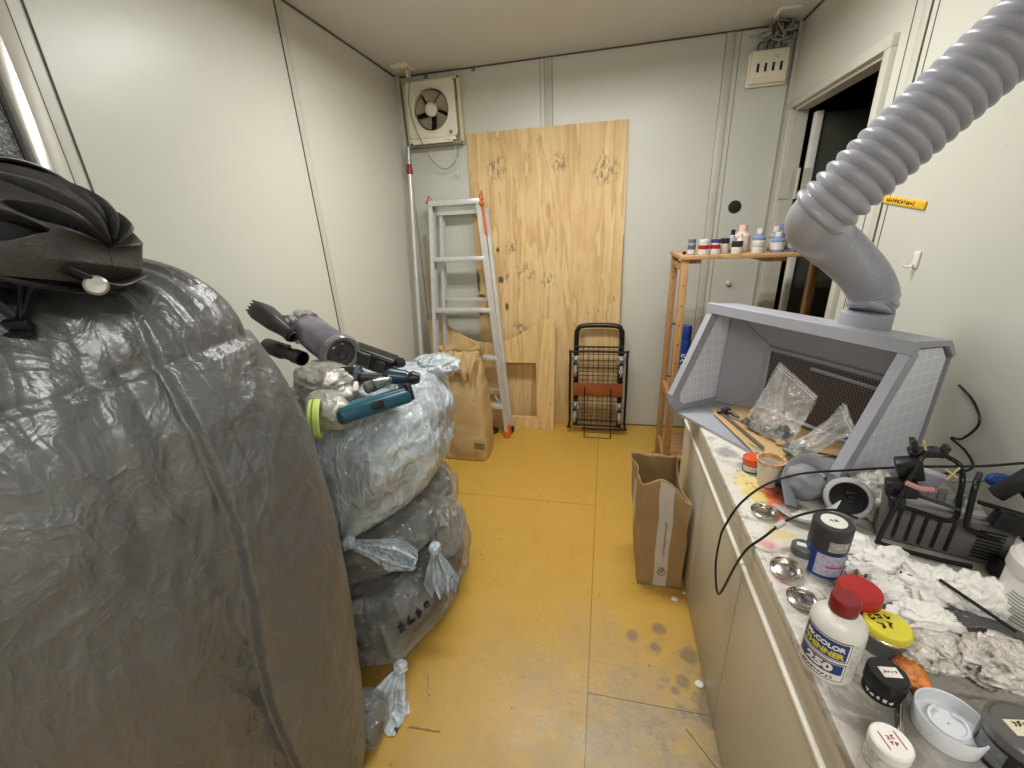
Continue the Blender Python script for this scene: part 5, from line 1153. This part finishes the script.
# --- rubbish bags, bottom to top
BL = film('pale_blue_bag_film', (206, 218, 226), .56, .16, 11, .6); BL2 = film('clear_bag_film', (170, 172, 170), .30, .14, 8, .8); BLW = film('blue_white_knot_film', (204, 220, 234), .62, .2, 16, .6)
CLO = pm('dark_contents', (74, 72, 74), .75, var=.25, vs=9, bump=.5, bs=14); CLB = pm('black_contents', (30, 29, 31), .7, var=.3, vs=10, bump=.5, bs=14); CLG = pm('grey_contents', (150, 150, 158), .75, var=.22, vs=8, bump=.5, bs=12); CLT = pm('tan_contents', (150, 128, 96), .75, var=.2, vs=9)
def bag(name, c, r3, lab, m_film, m_in, seed, knot=None, rot=0, p=.86, kin=.93):
    c = V(c); Bg = thing(name, (c.x, c.y, c.z-r3[2]), lab, 'rubbish bag', 'stacked rubbish bags beside the grey cover')
    kd = None
    if knot: kd = (V(knot)-c); kl = kd.length; kdn = kd.normalized()
    def disp(amp, gather):
        def f(q, d):
            n = .10*noise.noise(d*1.6+V((seed, 0, 0)))+.045*noise.noise(d*4+V((0, seed, 0)))+.022*(1-2*abs(noise.noise(d*7+V((seed, seed, 0)))))
            if gather: n += .010*(1-2*abs(noise.noise(V((d.x*16, d.y*16, d.z*7+seed)))))
            q = q*(1+n*amp)
            if gather and kd:
                k = max(0, d.dot(kdn)); k = k**9
                if k > 0: q = q.lerp(kd, min(1, k*.98)); 
            return q
        return f
    o1 = MB().blob(c, r3, 120, 84, disp(1, True), (0, 0, rot), p)
    for v in o1.v: v.z = max(v.z, c.z-r3[2]*.93); v.x = max(v.x, XL+.012)
    o1.build('bag_film', m_film, Bg, 180)
    o2 = MB().blob(c, [x*kin for x in r3], 72, 48, lambda q, d: q*(1+.10*noise.noise(d*1.6+V((seed, 0, 0)))+.05*noise.noise(d*3+V((0, seed, 0)))+.03*noise.noise(d*8+V((3, seed, 0)))), (0, 0, rot), p)
    for v in o2.v: v.z = max(v.z, c.z-r3[2]*.90); v.x = max(v.x, XL+.02)
    o2.build('contents', m_in, Bg, 180)
    return Bg
def knot_tail(Bg, k, d, L, wd, m, seed, nm='knotted_end'):
    k = V(k); d = V(d).normalized(); sd = d.cross(V((.35, -.75, .3))).normalized(); nr = sd.cross(d)
    MB().blob(k, (.020, .022, .020), 30, 18, lambda q, e: crump(q, e, .35, 3, seed)).build('knot', m, Bg, 180)
    def fn(u, v):
        w_ = wd*(.16+.95*min(1, v*1.5))*(1-.35*max(0, v-.7)/.3); x = (u-.5)*2
        q = k+d*L*v+sd*x*w_*.5+nr*(.016*sin(u*17+seed)*(.3+v)+.012*noise.noise(V((u*5+seed, v*4, 0))))*(1)
        q += V((0, 0, -.02*v*v)); q += d*.02*noise.noise(V((u*6, seed, 1)))*v
        q.z = max(q.z, .005); return q
    MB().grid(fn, 44, 30).build(nm, m, Bg, 180)
b1 = bag('rubbish_bag', (-.790, 1.11, .145), (.300, .37, .150), 'clear bag of black rubbish, lowest of the stack on the floor', BL2, CLB, 3, (-.585, .775, .075))
knot_tail(b1, (-.580, .770, .070), (-.0, -.60, -.22), .15, .14, BL, 5)
text((4,), .040, INK, b1, frame((-.560+.006, .858-.006, .190+.005), V((.62, .68, .25)), V((.66, -.55, .48))), bold=.0008)
b2 = bag('rubbish_bag', (-.810, 1.15, .365), (.265, .335, .115), 'clear bag of grey rubbish, middle of the stack, knotted toward the aisle', BL2, CLO, 9, (-.54, 1.02, .360))
knot_tail(b2, (-.520, .985, .350), (.10, -.12, -.55), .15, .105, BLW, 2)
wing_ = MB().blob((-.515, 1.09, .345), (.055, .085, .115), 60, 40, lambda q, d: crump(q, d, .22, 2, 6)); wing_.build('loose_film', BL2, b2, 180)
b3 = bag('rubbish_bag', (-.815, 1.175, .660), (.285, .325, .225), 'pale blue bag of grey clothes, topmost of the stack under the vacuum cleaner', BL, CLG, 14, (-.715, .83, .485), p=.72, kin=.95)
knot_tail(b3, (-.705, .822, .490), (.78, .35, -.42), .20, .10, BLW, 8)
pk_ = MB().blob((-.620, 1.38, .850), (.085, .08, .035), 60, 30, lambda q, d: crump(q, d, .35, 2.4, 7)); pk_.build('loose_top_fold', BL, b3, 180)
# rubbish bag corner peeping behind the cover at the bottom
b4 = bag('rubbish_bag', (-.625, .625, .055), (.065, .075, .055), 'small dark film bag on the floor peeping out behind the grey cover', BL2, CLB, 21)

# --- things on the top bag
ZTOP = .885
# silver bag roll with neon band
SILV = NT('silver_fabric'); SILV.set(Base_Color=SILV.mix(SILV.noise(60, 4), rgb(150, 148, 142), rgb(196, 194, 186)), Roughness=.38, Metallic=.45); SILV.bump(SILV.noise(22, 6, .65, None, 1.5), .6, .008); SILV.bump(SILV.noise(300, 2), .3, .002)
SB = thing('silver_stuff_sack', (-.83, 1.06, ZTOP), 'crumpled silver fabric roll with a neon green band behind the teal case', 'fabric roll')
MB().blob((-.790, .985, .925), (.105, .075, .050), 90, 60, lambda q, d: crump(q, d, .26, 1.8, 5), (0, .10, -.55), .85).build('fabric_body', SILV.m, SB, 180)
MB().blob((-.715, .875, .892), (.075, .050, .046), 70, 50, lambda q, d: crump(q, d, .12, 1.6, 15), (0, .15, -.65), .8).build('rolled_end', SILV.m, SB, 180)
def band(u, v):
    a = 2*pi*u; c = V((-.690, .830, .888)); ax = V((.80, .45, -.10)).normalized(); e1 = ax.cross(V((0, 0, 1))).normalized(); e2 = ax.cross(e1)
    r = .050+.002*noise.noise(V((u*9, v, 0))); return c+ax*(-.038+.028*v)+e1*cos(a)*r*1.05+e2*sin(a)*r*.96
MB().grid(band, 60, 6, cu=True).build('neon_band', pm('pale_neon', (206, 226, 124), .6), SB, 180, solid=.003)
MB().tube([band(k/60, .45)+((band(k/60, .45)-V((-.690, .830, .888))).normalized()*.002) for k in range(61)], .0018, 6).build('band_piping', pm('lime_dark', (120, 150, 60), .6), SB)
# teal tool case
TC = thing('teal_case', (-.645, .985, ZTOP), 'teal blue plastic tool battery case on the front of the top bag', 'case')
cxv = V((.62, .76, .02)).normalized(); cz_ = V((-.28, .10, .95)).normalized(); cz_ = (cz_-cxv*cz_.dot(cxv)).normalized(); cyv = cz_.cross(cxv); CR = Matrix((cxv, cyv, cz_)).transposed(); cc = V((-.612, .925, .885))
MB().box(cc, (.205, .095, .040), CR, bev=.014, seg=4).build('case_body', TEAL, TC, 50)
MB().box(cc+CR @ V((0, 0, .019)), (.185, .074, .010), CR, bev=.004, seg=3).build('case_lid', pm('teal_lid', (28, 92, 112), .28), TC, 50)
MB().box(cc+CR @ V((0, -.050, .004)), (.032, .008, .022), CR, bev=.003).build('latch', BLACK, TC)
MB().box(cc+CR @ V((.098, -.008, .010)), (.014, .078, .048), CR, bev=.004).build('end_bumper', BLACK, TC)
MB().box(cc+CR @ V((-.045, .01, .0255)), (.05, .018, .003), CR, bev=.001).build('raised_badge', pm('teal_light', (90, 150, 166), .25), TC)
# stick vacuum
VB = thing('stick_vacuum', (-.95, 1.15, .9), 'cordless vacuum cleaner body with violet dust bin lying on the top bag', 'vacuum cleaner')
va, vb = V((-.990, 1.19, 1.040)), V((-.790, 1.075, .985)); vd = (vb-va).normalized()
TRV = NT('violet_clear_bin'); TRV.set(Base_Color=TRV.mix(TRV.noise(20, 3), rgb(104, 100, 114), rgb(142, 139, 154)), Roughness=.18, Metallic=.25); 
MB().lathe([(.047, .0), (.052, .01), (.054, .06), (.054, .215), (.050, .222)], va, vd, 44).build('dust_bin', TRV.m, VB)
L_ = (vb-va).length
rg = MB().lathe([(.050, -.016), (.0585, -.014), (.062, -.008), (.062, .006), (.058, .012), (.050, .010), (.046, .006)], vb, vd, 48, cap=False)
rg.build('bin_ring', pm('smoke_ring', (128, 124, 124), .2), VB); MB().lathe([(.047, .004), (.040, .002), (.034, .008), (.022, .008), (.020, .003), (.012, .003), (.010, .010), (.001, .011)], vb, vd, 40).build('bin_base', pm('bin_base_dark', (66, 62, 66), .25), VB)
e1 = vd.cross(V((0, 0, 1))).normalized(); e2 = e1.cross(vd)
cyc = MB()
for k in range(9):
    a = 2*pi*k/9; o_ = va-vd*.012+e1*cos(a)*.040+e2*sin(a)*.040
    cyc.lathe([(.020, .035), (.019, .0), (.014, -.022), (.008, -.030), (.001, -.031)], o_, vd, 16)
cyc.build('cyclone_cones', pm('cyclone_silver', (170, 168, 170), .25, .6), VB)
MB().lathe([(.050, .0), (.054, .02), (.050, .045)], va-vd*.010, vd, 36).build('cyclone_collar', pm('cyclone_grey', (110, 106, 108), .35, .4), VB)
MB().tube(spline([va-vd*.02+e2*.0, va-vd*.05-e2*.006, V((-1.02, 1.145, 1.062)), V((-1.045, 1.135, 1.072))], 6), [.040-.0008*k for k in range(19)], 20, flat=.7).build('motor_neck', DGREY, VB)
# combination nozzle at the far left end
NZ = thing('brush_nozzle', (-1.10, 1.2, 1.0), 'black combination brush nozzle pointing up-left from the vacuum cleaner', 'nozzle')
na, nb = V((-1.108, 1.14, 1.112)), V((-.972, 1.11, 1.026)); nd = (nb-na).normalized(); n1 = nd.cross(V((.2, -.9, .3))).normalized(); n2 = n1.cross(nd); NR_ = Matrix((nd, n1, n2)).transposed()
def nozzle(u, v):
    a = 2*pi*u; r1 = lerp([(0, .026), (.12, .031), (.5, .029), (.75, .022), (1, .019)], v); r2 = lerp([(0, .036), (.12, .040), (.5, .034), (.75, .022), (1, .019)], v); pw_ = lerp([(0, .45), (.5, .6), (1, 1)], v)
    return na+nd*(nb-na).length*v+n1*math.copysign(abs(cos(a))**pw_, cos(a))*r1+n2*math.copysign(abs(sin(a))**pw_, sin(a))*r2
MB().grid(nozzle, 40, 24, cu=True).build('nozzle_body', DGREY, NZ, 45)
br_ = MB()
for i in range(7):
    for j in range(4): br_.cyl(na+n1*(-.018+.012*j)+n2*(-.028+.009*i)-nd*.002+nd*.004, na+n1*(-.018+.012*j)+n2*(-.028+.009*i)-nd*.014, .0034, .0028, 6)
br_.build('bristle_tufts', BLACK, NZ)
MB().grid(lambda u, v: na+nd*.004+n1*(u-.5)*.05+n2*(v-.5)*.066, 1, 1).build('nozzle_mouth', LIN, NZ)
MB().lathe([(.0215, 0), (.0235, .003), (.0235, .014), (.0205, .017)], nb-nd*.022, nd, 28, cap=False).build('nozzle_collar', BLACK, NZ)
# black tube connector with round open end
TU = thing('hose_connector', (-1.02, 1.08, .95), 'black tube fitting with a round open end left of the silver roll', 'tube fitting')
ta, tb = V((-1.12, 1.15, .985)), V((-.945, 1.09, .962)); td = (tb-ta).normalized()
MB().lathe([(.026, 0), (.027, .04), (.027, .085), (.021, .095), (.021, .150), (.024, .152), (.024, .190), (.020, .192), (.0185, .186), (.0185, .12)], ta, td, 36, cap=False).build('tube_body', BLACK, TU)
MB().lathe([(.0186, .165), (.001, .165)], ta, td, 24, cap=False).build('tube_inside', LIN, TU)
MB().box(ta+td*.12+V((0, 0, .024)), (.03, .014, .014), (0, 0, -.5), bev=.003).build('release_button', DGREY, TU)
# black motor and handle beside the bin
HH = thing('motor_handle', (-.74, 1.12, .93), 'black motor and trigger handle right of the violet dust bin', 'motor handle')
ha, hb_ = V((-.800, 1.145, .972)), V((-.660, 1.165, .915)); hd = (hb_-ha).normalized(); h1 = hd.cross(V((0, 0, 1))).normalized(); h2 = h1.cross(hd); HRm = Matrix((hd, -h1, h2)).transposed()
MB().box((ha+hb_)/2, ((hb_-ha).length, .066, .062), HRm, bev=.012, seg=3).build('motor_body', BLACK, HH, 45)
MB().box((ha+hb_)/2+HRm @ V((-.03, -.034, .004)), (.05, .006, .038), HRm, bev=.003).box((ha+hb_)/2+HRm @ V((.035, -.034, -.002)), (.030, .006, .034), HRm, bev=.003).build('side_panel', DGREY, HH)
fr_ = [(ha+hb_)/2+HRm @ V((-.03+sx_*.028, -.038, .004+sz*.022)) for sx_, sz in ((-1, -1), (1, -1), (1, 1), (-1, 1))]
MB().tube(fr_, .0018, 6, closed=True).build('panel_outline', MGREY, HH)
MB().lathe([(.001, 0), (.013, 0), (.016, .006), (.016, .02), (.001, .022)], hb_+V((.01, .0, .012)), V((.7, -.4, .3)), 20).lathe([(.012, 0), (.014, .03), (.010, .032), (.001, .02)], hb_+V((-.008, -.02, -.006)), V((.7, -.6, .2)), 20).build('end_knob', BLACK, HH)
# second handle: slim black tool with teal-blue tip above the case
ST = thing('slim_black_tool', (-.70, 1.02, .93), 'slim black power tool with a blue grey tip lying on the teal case', 'power tool')
sa, sb = V((-.770, 1.00, .940)), V((-.540, 1.06, .915)); sd_ = (sb-sa)
def sp_(k, up=0): return sa+sd_*k+V((0, 0, up))
MB().tube([sp_(0), sp_(.02), sp_(.30), sp_(.34)], [.022, .030, .030, .022], 20, flat=.95).build('battery_end', BLACK, ST)
MB().tube([sp_(.30), sp_(.38), sp_(.62)], [.020, .0135, .014], 16).build('grip', DGREY, ST)
MB().tube([sp_(.60, .002), sp_(.68, .006), sp_(.86, .004), sp_(.93, .0)], [.014, .025, .022, .016], 20).build('tool_head', pm('slate_blue_head', (40, 62, 82), .22), ST)
MB().tube([sp_(.90, 0), sp_(.97, .004), sp_(1.04, .004)], [.019, .021, .014], 18).build('chuck', BLACK, ST)
MB().lathe([(.0305, 0), (.033, .002), (.033, .010), (.0305, .012)], sp_(.26), sd_, 28, cap=False).build('blue_grey_collar', pm('slate_ring', (70, 96, 120), .25), ST)
BT = thing('clear_bottle', (-.69, 1.05, .90), 'small clear bottle lying between the black tool and the teal case', 'bottle')
MB().lathe([(.014, 0), (.018, .004), (.018, .055), (.010, .068), (.010, .08), (.001, .081)], (-.655, .965, .918), (.6, .7, .1), 24).build('bottle_body', POT, BT); MB().lathe([(.0185, .02), (.0185, .028)], (-.655, .965, .918), (.6, .7, .1), 24, cap=False).build('bottle_band', DGREY, BT)

# --- litter on the floor
for a, b, l in [((-.515, .81, .004), (-.485, .75, .004), 'matchstick-like wooden stick on the floor right of the bag knot'), ((-.51, .66, .004), (-.415, .665, .004), 'pale wooden stick on the floor nearest the grey cover'), ((.26, .80, .004), (.325, .715, .004), 'thin wooden stick on the floor against the cabinet base')]:
    tag(MB().tube([a, b], .0024, 6).build('wooden_stick', STICK), l, 'stick', 'wooden sticks on the floor')
random.seed(4)
for i, (x, y, r, l) in enumerate([(.318, .93, .013, 'white paint blob on the floor by the cabinet, the one nearest the floor joint'), (.282, .685, .011, 'white paint blob on the floor at the bottom, left of its pair'), (.335, .675, .013, 'white paint blob on the floor at the bottom, against the cabinet'), (.29, 1.235, .012, 'white paint fleck on the floor just in front of the paper bag'), (.33, 1.27, .008, 'tiny white fleck on the floor between bag and cabinet')]):
    tag(MB().blob((x, y, .0022), (r, r*.85, .0032), 20, 10, lambda q, d, i=i: V((q.x*(1+.3*noise.noise(d*2+V((i*3, 0, 0)))), q.y*(1+.3*noise.noise(d*2+V((i*3, 5, 0)))), q.z))).build('white_blob', WHITE, None, 180), l, 'paint blob', 'white blobs on the floor')
